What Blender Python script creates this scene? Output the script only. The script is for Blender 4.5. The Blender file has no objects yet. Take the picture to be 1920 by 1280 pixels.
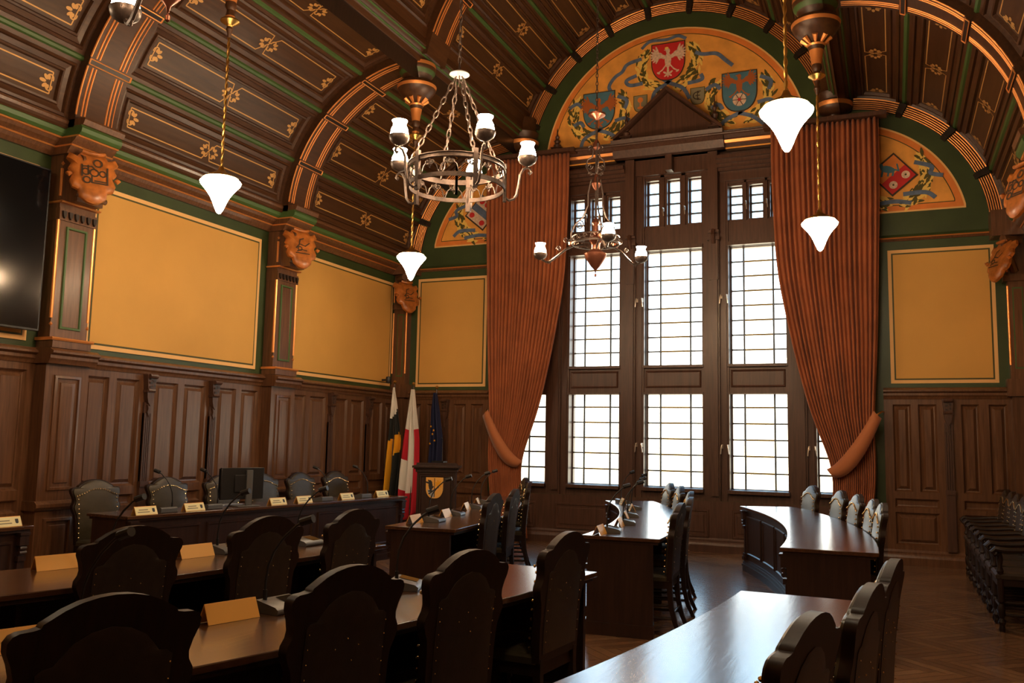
import bpy, math, random
from mathutils import Vector, Matrix
PI = math.pi
random.seed(7)
sc = bpy.context.scene
COL = sc.collection

# ------------------------------------------------------------------ camera
cam_d = bpy.data.cameras.new('camera')
cam_d.sensor_width = 36.0
cam_d.lens = 31.19
cam_d.clip_start = 0.05
cam_d.clip_end = 200
cam = bpy.data.objects.new('camera', cam_d)
COL.objects.link(cam)
sc.camera = cam
YAW, PITCH, ROLL = -0.4058, 0.113, 0.0196
_F = Vector((math.sin(YAW) * math.cos(PITCH), math.cos(YAW) * math.cos(PITCH), math.sin(PITCH)))
_R0 = Vector((math.cos(YAW), -math.sin(YAW), 0))
_U0 = _R0.cross(_F)
_R = _R0 * math.cos(ROLL) + _U0 * math.sin(ROLL)
_U = _U0 * math.cos(ROLL) - _R0 * math.sin(ROLL)
_m = Matrix((( _R.x, _U.x, -_F.x, 7.7067), (_R.y, _U.y, -_F.y, -13.0154), (_R.z, _U.z, -_F.z, 1.4976), (0, 0, 0, 1)))
cam.matrix_world = _m

# ------------------------------------------------------------------ world, exposure
sc.view_settings.view_transform = 'Standard'
sc.view_settings.look = 'None'
sc.view_settings.gamma = 1
sc.view_settings.exposure = 0.0
sc.view_settings.use_curve_mapping = False
world = bpy.data.worlds.new('overcast_sky')
sc.world = world
world.use_nodes = True
wn = world.node_tree
bg = wn.nodes['Background']
tc = wn.nodes.new('ShaderNodeTexCoord')
sx = wn.nodes.new('ShaderNodeSeparateXYZ')
rp = wn.nodes.new('ShaderNodeValToRGB')
wn.links.new(tc.outputs['Generated'], sx.inputs[0])
wn.links.new(sx.outputs['Z'], rp.inputs[0])
rp.color_ramp.elements[0].position = 0.0
rp.color_ramp.elements[0].color = (1.0, 0.86, 0.60, 1)
_e = rp.color_ramp.elements.new(0.10); _e.color = (0.95, 0.94, 0.88, 1)
rp.color_ramp.elements[-1].position = 0.30
rp.color_ramp.elements[-1].color = (0.34, 0.69, 1.0, 1)
wn.links.new(rp.outputs[0], bg.inputs['Color'])
bg.inputs['Strength'].default_value = 5.5

def portal(x, z, sx_, sz_, y=0.62):
    d = bpy.data.lights.new('window_portal', 'AREA')
    d.shape = 'RECTANGLE'; d.size = sx_; d.size_y = sz_
    d.cycles.is_portal = True
    o = bpy.data.objects.new('window_portal', d)
    COL.objects.link(o)
    o.location = (x, y, z)
    o.rotation_euler = (-PI / 2, 0, 0)
portal(4.68, 3.2, 5.4, 5.2)

# ------------------------------------------------------------------ materials
def _mat(name):
    m = bpy.data.materials.new(name); m.use_nodes = True
    return m, m.node_tree, m.node_tree.nodes['Principled BSDF']

def wood(name, c1, c2, rough=0.35, scale=(18, 18, 1.2), bump=0.15, coat=0.0, spec=0.5):
    m, nt, b = _mat(name)
    t = nt.nodes.new('ShaderNodeTexCoord'); mp = nt.nodes.new('ShaderNodeMapping')
    mp.inputs['Scale'].default_value = scale
    n = nt.nodes.new('ShaderNodeTexNoise'); n.inputs['Scale'].default_value = 2.0
    n.inputs['Detail'].default_value = 6; n.inputs['Distortion'].default_value = 0.6
    r = nt.nodes.new('ShaderNodeValToRGB')
    r.color_ramp.elements[0].position = 0.3; r.color_ramp.elements[0].color = (*c1, 1)
    r.color_ramp.elements[1].position = 0.72; r.color_ramp.elements[1].color = (*c2, 1)
    nt.links.new(t.outputs['Object'], mp.inputs[0]); nt.links.new(mp.outputs[0], n.inputs['Vector'])
    nt.links.new(n.outputs[0], r.inputs[0]); nt.links.new(r.outputs[0], b.inputs['Base Color'])
    b.inputs['Roughness'].default_value = rough
    b.inputs['Specular IOR Level'].default_value = spec
    b.inputs['Coat Weight'].default_value = coat
    b.inputs['Coat Roughness'].default_value = 0.19
    if bump:
        bp = nt.nodes.new('ShaderNodeBump'); bp.inputs['Strength'].default_value = bump
        bp.inputs['Distance'].default_value = 0.002
        nt.links.new(n.outputs[0], bp.inputs['Height']); nt.links.new(bp.outputs[0], b.inputs['Normal'])
    return m

def plain(name, c, rough=0.5, metal=0.0, var=0.0, vscale=6, spec=0.5, sheen=0.0, bump=0.0, bscale=200):
    m, nt, b = _mat(name)
    b.inputs['Base Color'].default_value = (*c, 1)
    b.inputs['Roughness'].default_value = rough
    b.inputs['Metallic'].default_value = metal
    b.inputs['Specular IOR Level'].default_value = spec
    b.inputs['Sheen Weight'].default_value = sheen
    t = nt.nodes.new('ShaderNodeTexCoord')
    if var:
        n = nt.nodes.new('ShaderNodeTexNoise'); n.inputs['Scale'].default_value = vscale
        n.inputs['Detail'].default_value = 5
        r = nt.nodes.new('ShaderNodeValToRGB')
        r.color_ramp.elements[0].position = 0.3
        r.color_ramp.elements[0].color = (*[x * (1 - var) for x in c], 1)
        r.color_ramp.elements[1].position = 0.7
        r.color_ramp.elements[1].color = (*[min(1, x * (1 + var)) for x in c], 1)
        nt.links.new(t.outputs['Object'], n.inputs['Vector'])
        nt.links.new(n.outputs[0], r.inputs[0]); nt.links.new(r.outputs[0], b.inputs['Base Color'])
    if bump:
        n2 = nt.nodes.new('ShaderNodeTexNoise'); n2.inputs['Scale'].default_value = bscale
        nt.links.new(t.outputs['Object'], n2.inputs['Vector'])
        bp = nt.nodes.new('ShaderNodeBump'); bp.inputs['Strength'].default_value = bump
        bp.inputs['Distance'].default_value = 0.002
        nt.links.new(n2.outputs[0], bp.inputs['Height']); nt.links.new(bp.outputs[0], b.inputs['Normal'])
    return m

def emit(name, c, s):
    m, nt, b = _mat(name)
    b.inputs['Base Color'].default_value = (0.8, 0.8, 0.8, 1)
    b.inputs['Emission Color'].default_value = (*c, 1)
    b.inputs['Emission Strength'].default_value = s
    b.inputs['Roughness'].default_value = 0.3
    return m

M = {}
M['wood'] = wood('brown_stained_oak', (0.085, 0.034, 0.014), (0.17, 0.075, 0.034), 0.33, coat=0.25)
M['ceil'] = wood('dark_ceiling_oak', (0.046, 0.018, 0.007), (0.085, 0.034, 0.013), 0.38, (14, 1.5, 14))
M['ceilp'] = wood('ceiling_panel_oak', (0.046, 0.019, 0.007), (0.075, 0.032, 0.012), 0.36, (10, 1.0, 10), 0.05)
M['dark'] = wood('near_black_wood', (0.012, 0.007, 0.005), (0.028, 0.015, 0.010), 0.35)
M['winw'] = wood('dark_window_oak', (0.055, 0.024, 0.014), (0.10, 0.045, 0.028), 0.38)
M['chair'] = wood('dark_chair_wood', (0.012, 0.006, 0.0035), (0.026, 0.011, 0.006), 0.45, spec=0.3)
M['desk'] = wood('dark_desk_oak', (0.021, 0.009, 0.006), (0.042, 0.018, 0.012), 0.35)
M['top'] = wood('polished_table_top', (0.055, 0.021, 0.009), (0.095, 0.040, 0.018), 0.20, (16, 1.6, 16), 0.25, 0.55)
M['carve'] = plain('carved_orange_wood', (0.42, 0.13, 0.025), 0.35, var=0.35, vscale=14)
M['gold'] = plain('gilded_line', (0.62, 0.34, 0.11), 0.42, 0.25)
M['bead'] = plain('gilded_copper_bead', (0.85, 0.34, 0.10), 0.35, 0.55)
M['green'] = plain('olive_green_paint', (0.040, 0.062, 0.018), 0.45, var=0.15, vscale=3)
M['green2'] = plain('mid_green_paint', (0.055, 0.115, 0.030), 0.45)
M['ochre'] = plain('ochre_plaster', (0.69, 0.37, 0.085), 0.75, var=0.05, vscale=1.3)
M['cream'] = plain('ochre_border_paint', (0.88, 0.52, 0.20), 0.7)
M['gline'] = plain('dark_green_line', (0.07, 0.065, 0.012), 0.6)
M['lun'] = plain('lunette_gold_paint', (0.84, 0.38, 0.07), 0.6, var=0.18, vscale=4)
M['orange'] = plain('lunette_orange_band', (0.80, 0.24, 0.04), 0.6, var=0.1)
M['curtain'] = plain('rust_velvet', (0.31, 0.085, 0.026), 0.85, var=0.18, vscale=3, sheen=0.08)
M['tie'] = plain('rust_tieback', (0.44, 0.14, 0.045), 0.75, sheen=0.3)
M['leather'] = plain('dark_brown_leather', (0.030, 0.020, 0.014), 0.36, var=0.2, vscale=20, bump=0.25)
M['leatherf'] = plain('lit_leather', (0.050, 0.038, 0.020), 0.34, var=0.15, vscale=20, bump=0.2)  # chair fronts and seats: light falling on the leather is put into its colour
M['brass'] = plain('brass', (0.75, 0.48, 0.14), 0.3, 1.0)
M['nail'] = plain('brass_nail', (0.9, 0.7, 0.4), 0.25, 1.0)
M['iron'] = plain('wrought_iron', (0.13, 0.10, 0.088), 0.42, 0.75, var=0.3, vscale=40)
M['copper'] = plain('aged_copper', (0.42, 0.17, 0.11), 0.3, 0.9)
M['black'] = plain('black_plastic', (0.012, 0.012, 0.013), 0.4)
M['screen'] = plain('black_screen', (0.004, 0.004, 0.005), 0.12)
M['grey'] = plain('grey_plastic', (0.10, 0.10, 0.10), 0.38)
M['silver'] = plain('silver_plastic', (0.42, 0.44, 0.46), 0.35, 0.3)
M['plate'] = plain('gold_card', (0.90, 0.47, 0.10), 0.4, 0.1)
M['platef'] = plain('pale_card', (0.85, 0.75, 0.40), 0.5)
M['ink'] = plain('black_ink', (0.02, 0.02, 0.02), 0.6)
M['steel'] = plain('handle_metal', (0.7, 0.6, 0.5), 0.3, 0.9)
M['lead'] = plain('lead_came', (0.10, 0.13, 0.17), 0.5)
M['leady'] = plain('amber_came', (0.35, 0.25, 0.05), 0.5)
M['white'] = plain('white_cloth', (0.80, 0.76, 0.70), 0.8)
M['red'] = plain('red_cloth', (0.55, 0.012, 0.03), 0.8)
M['yellow'] = plain('yellow_cloth', (0.85, 0.38, 0.01), 0.8)
M['blackc'] = plain('black_cloth', (0.012, 0.013, 0.012), 0.8)
M['navy'] = plain('navy_cloth', (0.010, 0.014, 0.055), 0.8)
M['pred'] = plain('painted_red', (0.60, 0.02, 0.02), 0.6)
M['pwhite'] = plain('painted_white', (0.72, 0.52, 0.38), 0.6, var=0.2, vscale=30)
M['pblue'] = plain('painted_blue', (0.07, 0.19, 0.26), 0.6, var=0.1)
M['pgrey'] = plain('painted_grey', (0.26, 0.23, 0.14), 0.6)
M['pleaf'] = plain('painted_leaf', (0.90, 0.62, 0.14), 0.6)
M['pleafd'] = plain('painted_dark_leaf', (0.085, 0.075, 0.012), 0.6)
M['prib'] = plain('painted_ribbon', (0.11, 0.16, 0.26), 0.6, var=0.3, vscale=12)
M['porange'] = plain('painted_orange', (0.42, 0.11, 0.02), 0.6)
M['pdark'] = plain('painted_dark', (0.05, 0.03, 0.015), 0.6)
M['pend'] = emit('lit_opal_glass', (1.0, 0.80, 0.54), 63.0)
M['shade'] = emit('lit_frosted_glass', (1.0, 0.66, 0.38), 240.0)
FL = [wood('parquet_%s' % k, a, b_, 0.24, (8, 8, 8), 0.1, 0.35) for k, a, b_ in (
    ('a', (0.15, 0.068, 0.030), (0.23, 0.115, 0.052)), ('b', (0.17, 0.080, 0.036), (0.26, 0.13, 0.062)),
    ('c', (0.11, 0.050, 0.023), (0.18, 0.088, 0.042)), ('d', (0.20, 0.098, 0.045), (0.30, 0.155, 0.075)))]

def glass_mat():
    m = bpy.data.materials.new('window_glass'); m.use_nodes = True
    nt = m.node_tree; nt.nodes.clear()
    o = nt.nodes.new('ShaderNodeOutputMaterial'); mx = nt.nodes.new('ShaderNodeMixShader')
    t = nt.nodes.new('ShaderNodeBsdfTransparent'); g = nt.nodes.new('ShaderNodeBsdfGlossy')
    t.inputs[0].default_value = (0.93, 0.96, 0.97, 1); g.inputs['Roughness'].default_value = 0.03
    mx.inputs[0].default_value = 0.06
    nt.links.new(t.outputs[0], mx.inputs[1]); nt.links.new(g.outputs[0], mx.inputs[2])
    nt.links.new(mx.outputs[0], o.inputs[0])
    return m
M['glass'] = glass_mat()

# ------------------------------------------------------------------ mesh helper
class MB:
    def __init__(s, *mats):
        s.v = []; s.f = []; s.mi = []; s.mats = list(mats) or ['wood']; s.T = None
    def mi_(s, k):
        if isinstance(k, int): return k
        if k not in s.mats: s.mats.append(k)
        return s.mats.index(k)
    def add(s, vs, fs, mi=0):
        mi = s.mi_(mi)
        o = len(s.v)
        if s.T is not None: vs = [s.T @ Vector(p) for p in vs]
        s.v += [tuple(p) for p in vs]
        for f in fs:
            s.f.append([i + o for i in f]); s.mi.append(mi)
        return s
    def box(s, x0, x1, y0, y1, z0, z1, mi=0):
        v = [(x, y, z) for z in (z0, z1) for y in (y0, y1) for x in (x0, x1)]
        return s.add(v, [(0, 2, 3, 1), (4, 5, 7, 6), (0, 1, 5, 4), (2, 6, 7, 3), (0, 4, 6, 2), (1, 3, 7, 5)], mi)
    def prism(s, poly, fn, h0, h1, mi=0, mi_side=None):
        """poly 2d list, fn(a,b,h)->xyz"""
        n = len(poly)
        v = [fn(a, b, h0) for a, b in poly] + [fn(a, b, h1) for a, b in poly]
        s.add(v, [list(range(n))[::-1], [n + i for i in range(n)]], mi)
        s.add(v, [(i, (i + 1) % n, n + (i + 1) % n, n + i) for i in range(n)], mi if mi_side is None else mi_side)
        return s
    def lathe(s, prof, c=(0, 0, 0), n=20, mi=0, mis=None):
        v = []; f = []
        for r, z in prof:
            for i in range(n):
                a = 2 * PI * i / n
                v.append((c[0] + r * math.cos(a), c[1] + r * math.sin(a), c[2] + z))
        m = len(prof)
        for j in range(m - 1):
            ff = [(j * n + i, j * n + (i + 1) % n, (j + 1) * n + (i + 1) % n, (j + 1) * n + i) for i in range(n)]
            if mis: 
                s.add(v, [], 0)
            f.append(ff)
        if mis:
            s.v = s.v[:len(s.v) - 0]
            base = len(s.v)
            s.add(v, [], 0)
            for j, ff in enumerate(f):
                k = s.mi_(mis[j])
                for q in ff: s.f.append([i + base for i in q]); s.mi.append(k)
        else:
            s.add(v, [q for ff in f for q in ff], mi)
        return s
    def tube(s, pts, r, n=8, mi=0, closed=False, r2=None):
        pts = [Vector(p) for p in pts]; m = len(pts); v = []; f = []
        prev = None
        for i, p in enumerate(pts):
            a = pts[(i - 1) % m] if (closed or i > 0) else p
            b = pts[(i + 1) % m] if (closed or i < m - 1) else p
            d = (b - a)
            d = d.normalized() if d.length > 1e-9 else Vector((0, 0, 1))
            if prev is None:
                u = d.cross(Vector((0, 0, 1)))
                if u.length < 0.1: u = d.cross(Vector((1, 0, 0)))
            else:
                u = prev - d * prev.dot(d)
                if u.length < 1e-6: u = d.cross(Vector((1, 0, 0)))
            u.normalize(); prev = u; w = d.cross(u)
            rr = r if r2 is None else r + (r2 - r) * i / (m - 1)
            for k in range(n):
                t = 2 * PI * k / n
                v.append(p + u * (rr * math.cos(t)) + w * (rr * math.sin(t)))
        for i in range(m if closed else m - 1):
            j = (i + 1) % m
            for k in range(n):
                f.append((i * n + k, i * n + (k + 1) % n, j * n + (k + 1) % n, j * n + k))
        if not closed:
            f.append(list(range(n))[::-1]); f.append([(m - 1) * n + k for k in range(n)])
        return s.add(v, f, mi)
    def nested(s, fn, a0, a1, b0, b1, prof, mis, na=1, nb=1, mcap=None):
        """concentric mouldings: prof = [(inset, height)...], mapped through fn(a,b,h)"""
        def ring(ins, h):
            A0, A1, B0, B1 = a0 + ins, a1 - ins, b0 + ins, b1 - ins
            P = []
            P += [(A0 + (A1 - A0) * i / na, B0) for i in range(na)]
            P += [(A1, B0 + (B1 - B0) * i / nb) for i in range(nb)]
            P += [(A1 - (A1 - A0) * i / na, B1) for i in range(na)]
            P += [(A0, B1 - (B1 - B0) * i / nb) for i in range(nb)]
            return [fn(a, b, h) for a, b in P]
        for j in range(len(prof) - 1):
            r0 = ring(*prof[j]); r1 = ring(*prof[j + 1]); n = len(r0)
            s.add(r0 + r1, [(i, (i + 1) % n, n + (i + 1) % n, n + i) for i in range(n)], mis[j])
        ins, h = prof[-1]
        A0, A1, B0, B1 = a0 + ins, a1 - ins, b0 + ins, b1 - ins
        v = [fn(A0 + (A1 - A0) * i / na, B0 + (B1 - B0) * j / nb, h) for j in range(nb + 1) for i in range(na + 1)]
        s.add(v, [(j * (na + 1) + i, j * (na + 1) + i + 1, (j + 1) * (na + 1) + i + 1, (j + 1) * (na + 1) + i) for j in range(nb) for i in range(na)], mcap if mcap is not None else mis[-1])
        return s
    def strip(s, fn, pts, w, h, mi=0, closed=False, sub=0.0):
        """flat ribbon along 2d polyline"""
        P = [Vector(p) for p in pts]
        if sub:
            Q = []
            m = len(P)
            for i in range(m if closed else m - 1):
                a, b = P[i], P[(i + 1) % m]; k = max(1, int((b - a).length / sub))
                Q += [a + (b - a) * j / k for j in range(k)]
            if not closed: Q.append(P[-1])
            P = Q
        m = len(P); L = []; Rr = []
        for i, p in enumerate(P):
            a = P[(i - 1) % m] if (closed or i > 0) else p
            b = P[(i + 1) % m] if (closed or i < m - 1) else p
            d1 = (p - a); d2 = (b - p)
            if d1.length < 1e-9: d1 = d2
            if d2.length < 1e-9: d2 = d1
            d1 = d1.normalized(); d2 = d2.normalized()
            n = Vector((-(d1 + d2).y, (d1 + d2).x))
            if n.length < 1e-6: n = Vector((-d1.y, d1.x))
            n.normalize()
            c = max(0.5, n.dot(Vector((-d1.y, d1.x))))
            ww = (w(i / (m - 1)) if callable(w) else w) / 2 / c
            L.append(p + n * ww); Rr.append(p - n * ww)
        v = [fn(q.x, q.y, h) for q in L] + [fn(q.x, q.y, h) for q in Rr]
        f = [(i, (i + 1) % m, m + (i + 1) % m, m + i) for i in range(m if closed else m - 1)]
        return s.add(v, f, mi)
    def ell(s, fn, cx, cy, rx, ry, rot, h, mi=0, n=10, pt=0.0):
        c, sn = math.cos(rot), math.sin(rot); v = []; s.k = getattr(s, 'k', 0) + 1; h = h + .00008 * (s.k % 40)
        for i in range(n):
            a = 2 * PI * i / n; x = rx * math.cos(a); y = ry * math.sin(a) * (1 - pt * abs(math.cos(a)))
            v.append(fn(cx + x * c - y * sn, cy + x * sn + y * c, h))
        return s.add(v, [list(range(n))], mi)
    def build(s, name, parent=None, smooth=True, origin=None, bevel=0.0, sharp=35):
        me = bpy.data.meshes.new(name)
        v = s.v
        if origin is not None: v = [(a - origin[0], b - origin[1], c - origin[2]) for a, b, c in v]
        me.from_pydata(v, [], s.f)
        for k in s.mats: me.materials.append(M[k] if isinstance(k, str) else k)
        me.polygons.foreach_set('material_index', s.mi)
        if smooth:
            me.polygons.foreach_set('use_smooth', [True] * len(s.f))
            me.update()
            me.set_sharp_from_angle(angle=math.radians(sharp))
        me.validate(clean_customdata=False); me.update()
        o = bpy.data.objects.new(name, me); COL.objects.link(o)
        if origin is not None and parent is None: o.location = origin
        if parent is not None: o.parent = parent
        if bevel:
            b = o.modifiers.new('bevel', 'BEVEL'); b.width = bevel; b.segments = 2; b.limit_method = 'ANGLE'
        return o

def tag(o, label, cat, group=None):
    o['label'] = label; o['category'] = cat
    if group: o['group'] = group
    return o
def struct(o): o['kind'] = 'structure'; return o
def empty(name, loc, rz=0):
    o = bpy.data.objects.new(name, None); COL.objects.link(o)
    o.empty_display_size = 0.1; o.location = loc; o.rotation_euler = (0, 0, rz)
    return o
def copy_tree(o, parent=None):
    c = o.copy(); COL.objects.link(c)
    if parent is not None: c.parent = parent
    for ch in list(KIDS.get(o.name, [])):
        k = copy_tree(ch, c)
        KIDS.setdefault(c.name, []).append(k)
    return c
KIDS = {}
def kid(p, o): KIDS.setdefault(p.name, []).append(o); return o

W = 9.36
YB = -15.2
XL, ZL, RL = 2.22, 4.45, 2.0       # side quarter vaults
XR = W - XL + 0.0
XC, ZC, RC = 4.67, 5.9, 2.45       # central vault
RIBS = [-3.28, -6.68, -10.08, -13.48]
RW = 0.25

# ------------------------------------------------------------------ floor (herringbone)
def floor():
    b = MB(FL[0], FL[1], FL[2], FL[3], 'dark')
    b.add([(-.2, YB, -.004), (W + .2, YB, -.004), (W + .2, .6, -.004), (-.2, .6, -.004)], [(0, 1, 2, 3)], 4)
    w, L = 0.09, 0.54
    g = 0.0015
    c, s = math.cos(PI / 4), math.sin(PI / 4)
    n = int(L / w)
    rnd = random.Random(3)
    for m in range(-26, 27):
        for k in range(-150, 150):
            for hv in (0, 1):
                if hv == 0: u0, v0, du, dv = k * w + m * L, k * w - m * L, L, w
                else: u0, v0, du, dv = k * w + m * L, k * w + w - m * L, w, L
                q = [(u0 + g, v0 + g), (u0 + du - g, v0 + g), (u0 + du - g, v0 + dv - g), (u0 + g, v0 + dv - g)]
                P = [(x * c + y * s + 4.7, -x * s + y * c - 7.3, 0) for x, y in q]
                mx = sum(p[0] for p in P) / 4; my = sum(p[1] for p in P) / 4
                if -.3 < mx < W + .3 and YB - .3 < my < 0.3:
                    b.add(P, [(0, 1, 2, 3)], rnd.randrange(4))
    o = b.build('floor', smooth=False); struct(o)
floor()

# ------------------------------------------------------------------ walls
PANP = [(0, 0), (.010, -.018), (.022, -.034), (.036, -.036), (.066, -.014), (.070, -.006)]
PANM = ['wood'] * 5
def wains(b, fn, a0, a1, tall, mi='wood', zoff=0):
    """wainscot section in plane coordinates (a along wall, b=z, h out from wall); tall=list of (a0,a1)"""
    H = 0.05
    q = lambda A0, A1, B0, B1, h: b.add([fn(A0, B0, h), fn(A1, B0, h), fn(A1, B1, h), fn(A0, B1, h)], [(0, 1, 2, 3)], mi)
    zs = [(0.95, 2.10, tall)]
    lo = min(t[0] for t in tall); hi = max(t[1] for t in tall)
    zs.append((0.74, 0.86, [(lo, hi)])); zs.append((0.26, 0.68, [(lo, hi)]))
    prev = 2.2
    for z0, z1, ps in zs:
        q(a0, a1, z1, prev, H); prev = z0
        x = a0
        for p0, p1 in ps:
            q(x, p0, z0, z1, H); x = p1
            pr = PANP if z1 - z0 > .2 else PANP[:4]
            b.nested(lambda a, z, h: fn(a, z, h + H), p0, p1, z0, z1, pr, [mi] * 5, mcap=mi)
        q(x, a1, z0, z1, H)
    q(a0, a1, 0, prev, H)
def roll(b, fn, a0, a1, prof, mi):
    """sweep a (z,h) profile along a; prof list of (z,h)"""
    v = []
    for a in (a0, a1):
        v += [fn(a, z, h) for z, h in prof]
    n = len(prof)
    b.add(v, [(i, i + 1, n + i + 1, n + i) for i in range(n - 1)] + [list(range(n))[::-1], [n + i for i in range(n)]], mi)
BASE = [(0, 0), (0, .10), (.10, .10), (.13, .085), (.15, .07), (.17, .07), (.2, .05), (.2, 0)]
CAPM = [(2.17, 0), (2.17, .06), (2.2, .07), (2.22, .085), (2.25, .085), (2.27, .12), (2.29, .12), (2.305, .09), (2.32, .07), (2.33, 0)]
def cornice(b, fn, a0, a1, d=0.0):
    roll(b, fn, a0, a1, [(4.26, 0), (4.26, .03 + d), (4.30, .06 + d), (4.335, .08 + d), (4.335, 0)], 'wood')
    roll(b, fn, a0, a1, [(4.335, 0), (4.335, .09 + d), (4.345, .10 + d), (4.352, .09 + d), (4.352, 0)], 'bead')
    roll(b, fn, a0, a1, [(4.352, 0), (4.352, .08 + d), (4.39, .13 + d), (4.42, .15 + d), (4.42, 0)], 'wood')
    roll(b, fn, a0, a1, [(4.42, 0), (4.42, .17 + d), (4.43, .18 + d), (4.437, .17 + d), (4.437, 0)], 'bead')
    roll(b, fn, a0, a1, [(4.437, 0), (4.437, .18 + d), (4.46, .21 + d), (4.50, .22 + d), (4.53, .20 + d), (4.53, 0)], 'green2')
    roll(b, fn, a0, a1, [(4.53, 0), (4.53, .23 + d), (4.58, .25 + d), (4.60, .24 + d), (4.60, 0)], 'wood')
def ochre_panel(b, fn, a0, a1, z0, z1):
    b.prism([(a0, z0), (a1, z0), (a1, z1), (a0, z1)], fn, 0, .006, 'cream')
    i = .045
    b.prism([(a0 + i, z0 + i), (a1 - i, z0 + i), (a1 - i, z1 - i), (a0 + i, z1 - i)], fn, .006, .008, 'gline')
    i = .065
    b.prism([(a0 + i, z0 + i), (a1 - i, z0 + i), (a1 - i, z1 - i), (a0 + i, z1 - i)], fn, .008, .010, 'ochre')

def side_wall(name, fn):
    b = MB('wood')
    b.add([fn(YB, 0, -.01), fn(.6, 0, -.01), fn(.6, 4.7, -.01), fn(YB, 4.7, -.01)], [(0, 1, 2, 3)], 'green')
    b.add([fn(YB, 0, -.2), fn(.6, 0, -.2), fn(.6, 4.7, -.2), fn(YB, 4.7, -.2)], [(0, 1, 2, 3)], 'green')
    edges = [0.0] + RIBS
    for i, r in enumerate(RIBS):
        hi = 0.0 if i == 0 else RIBS[i - 1] - RW; lo = r + RW
        if i == 0: cuts = [-1.98, -.95]
        else: cuts = [lo + (hi - lo) * .333, lo + (hi - lo) * .667]
        if i == 1: cuts = [-5.5, -4.47]
        ed = [lo] + cuts + [hi]
        for j in range(3):
            a0, a1 = ed[j], ed[j + 1]; w = a1 - a0
            e0 = a0 + (.09 if j else .06); e1 = a1 - (.09 if j < 2 else .06)
            m = (e0 + e1) / 2
            wains(b, fn, a0, a1, [(e0 + .02, m - .05), (m + .05, e1 - .02)])
        roll(b, fn, lo, hi, BASE, 'wood'); roll(b, fn, lo, hi, CAPM, 'wood')
        cornice(b, fn, lo, hi)
    ochre_panel(b, fn, -2.92, -.22, 2.385, 4.128)
    ochre_panel(b, fn, -6.35, -3.64, 2.385, 4.128)
    ochre_panel(b, fn, -9.72, -7.02, 2.385, 4.128)
    ochre_panel(b, fn, -13.1, -10.4, 2.385, 4.128)
    return struct(b.build(name, smooth=False))
fnL = lambda a, z, h: (h, a, z)
fnR = lambda a, z, h: (W - h, a, z)
side_wall('wall_left', fnL)
side_wall('wall_right', fnR)

trim_n = [0]
def trimname():
    trim_n[0] += 1
    return 'trim_%d' % trim_n[0]

def colonnette(fn, a):
    b = MB('winw')
    P = lambda a0, a1, z0, z1, h0, h1, mi='winw': b.prism([(a0, z0), (a1, z0), (a1, z1), (a0, z1)], fn, h0, h1, mi)
    P(a - .055, a + .055, .2, .93, .04, .085); P(a - .06, a + .06, .93, .99, .04, .10)
    for k in range(4): P(a - .05 + k * .027, a - .05 + k * .027 + .018, .99, 1.74, .05, .088)
    P(a - .05, a + .05, .99, 1.86, .04, .075)
    b.prism([(a, 1.70), (a + .022, 1.75), (a + .012, 1.79), (a + .024, 1.83), (a, 1.87), (a - .024, 1.83), (a - .012, 1.79), (a - .022, 1.75)], fn, .07, .10)
    P(a - .06, a + .06, 1.97, 2.0, .04, .12)
    b.prism([(a - .05, 2.0), (a + .05, 2.0), (a + .07, 2.17), (a - .07, 2.17)], fn, .04, .12)
    b.prism([(a, 1.82), (a + .03, 1.86), (a + .045, 1.92), (a + .05, 1.99), (a - .05, 1.99), (a - .045, 1.92), (a - .03, 1.86)], fn, .05, .11)
    for z, r in ((2.03, .025), (2.08, .03), (2.13, .035)):
        b.ell(fn, a - .02, z, r * .6, r * .5, 0, .134, 'dark'); b.ell(fn, a + .025, z + .015, r * .4, r * .6, .4, .134, 'dark')
    b.tube([fn(a - .05, 1.99, .11), fn(a + .05, 1.99, .11)], .022, 8)
    b.tube([fn(a - .055, 2.15, .135), fn(a + .055, 2.15, .135)], .026, 8)
    struct(b.build(trimname()))
for fn in (fnL, fnR):
    for a in (-5.5, -4.47, -1.98, -.95) + ((-8.9, -7.9) if fn is fnL else ()): colonnette(fn, a)

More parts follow.
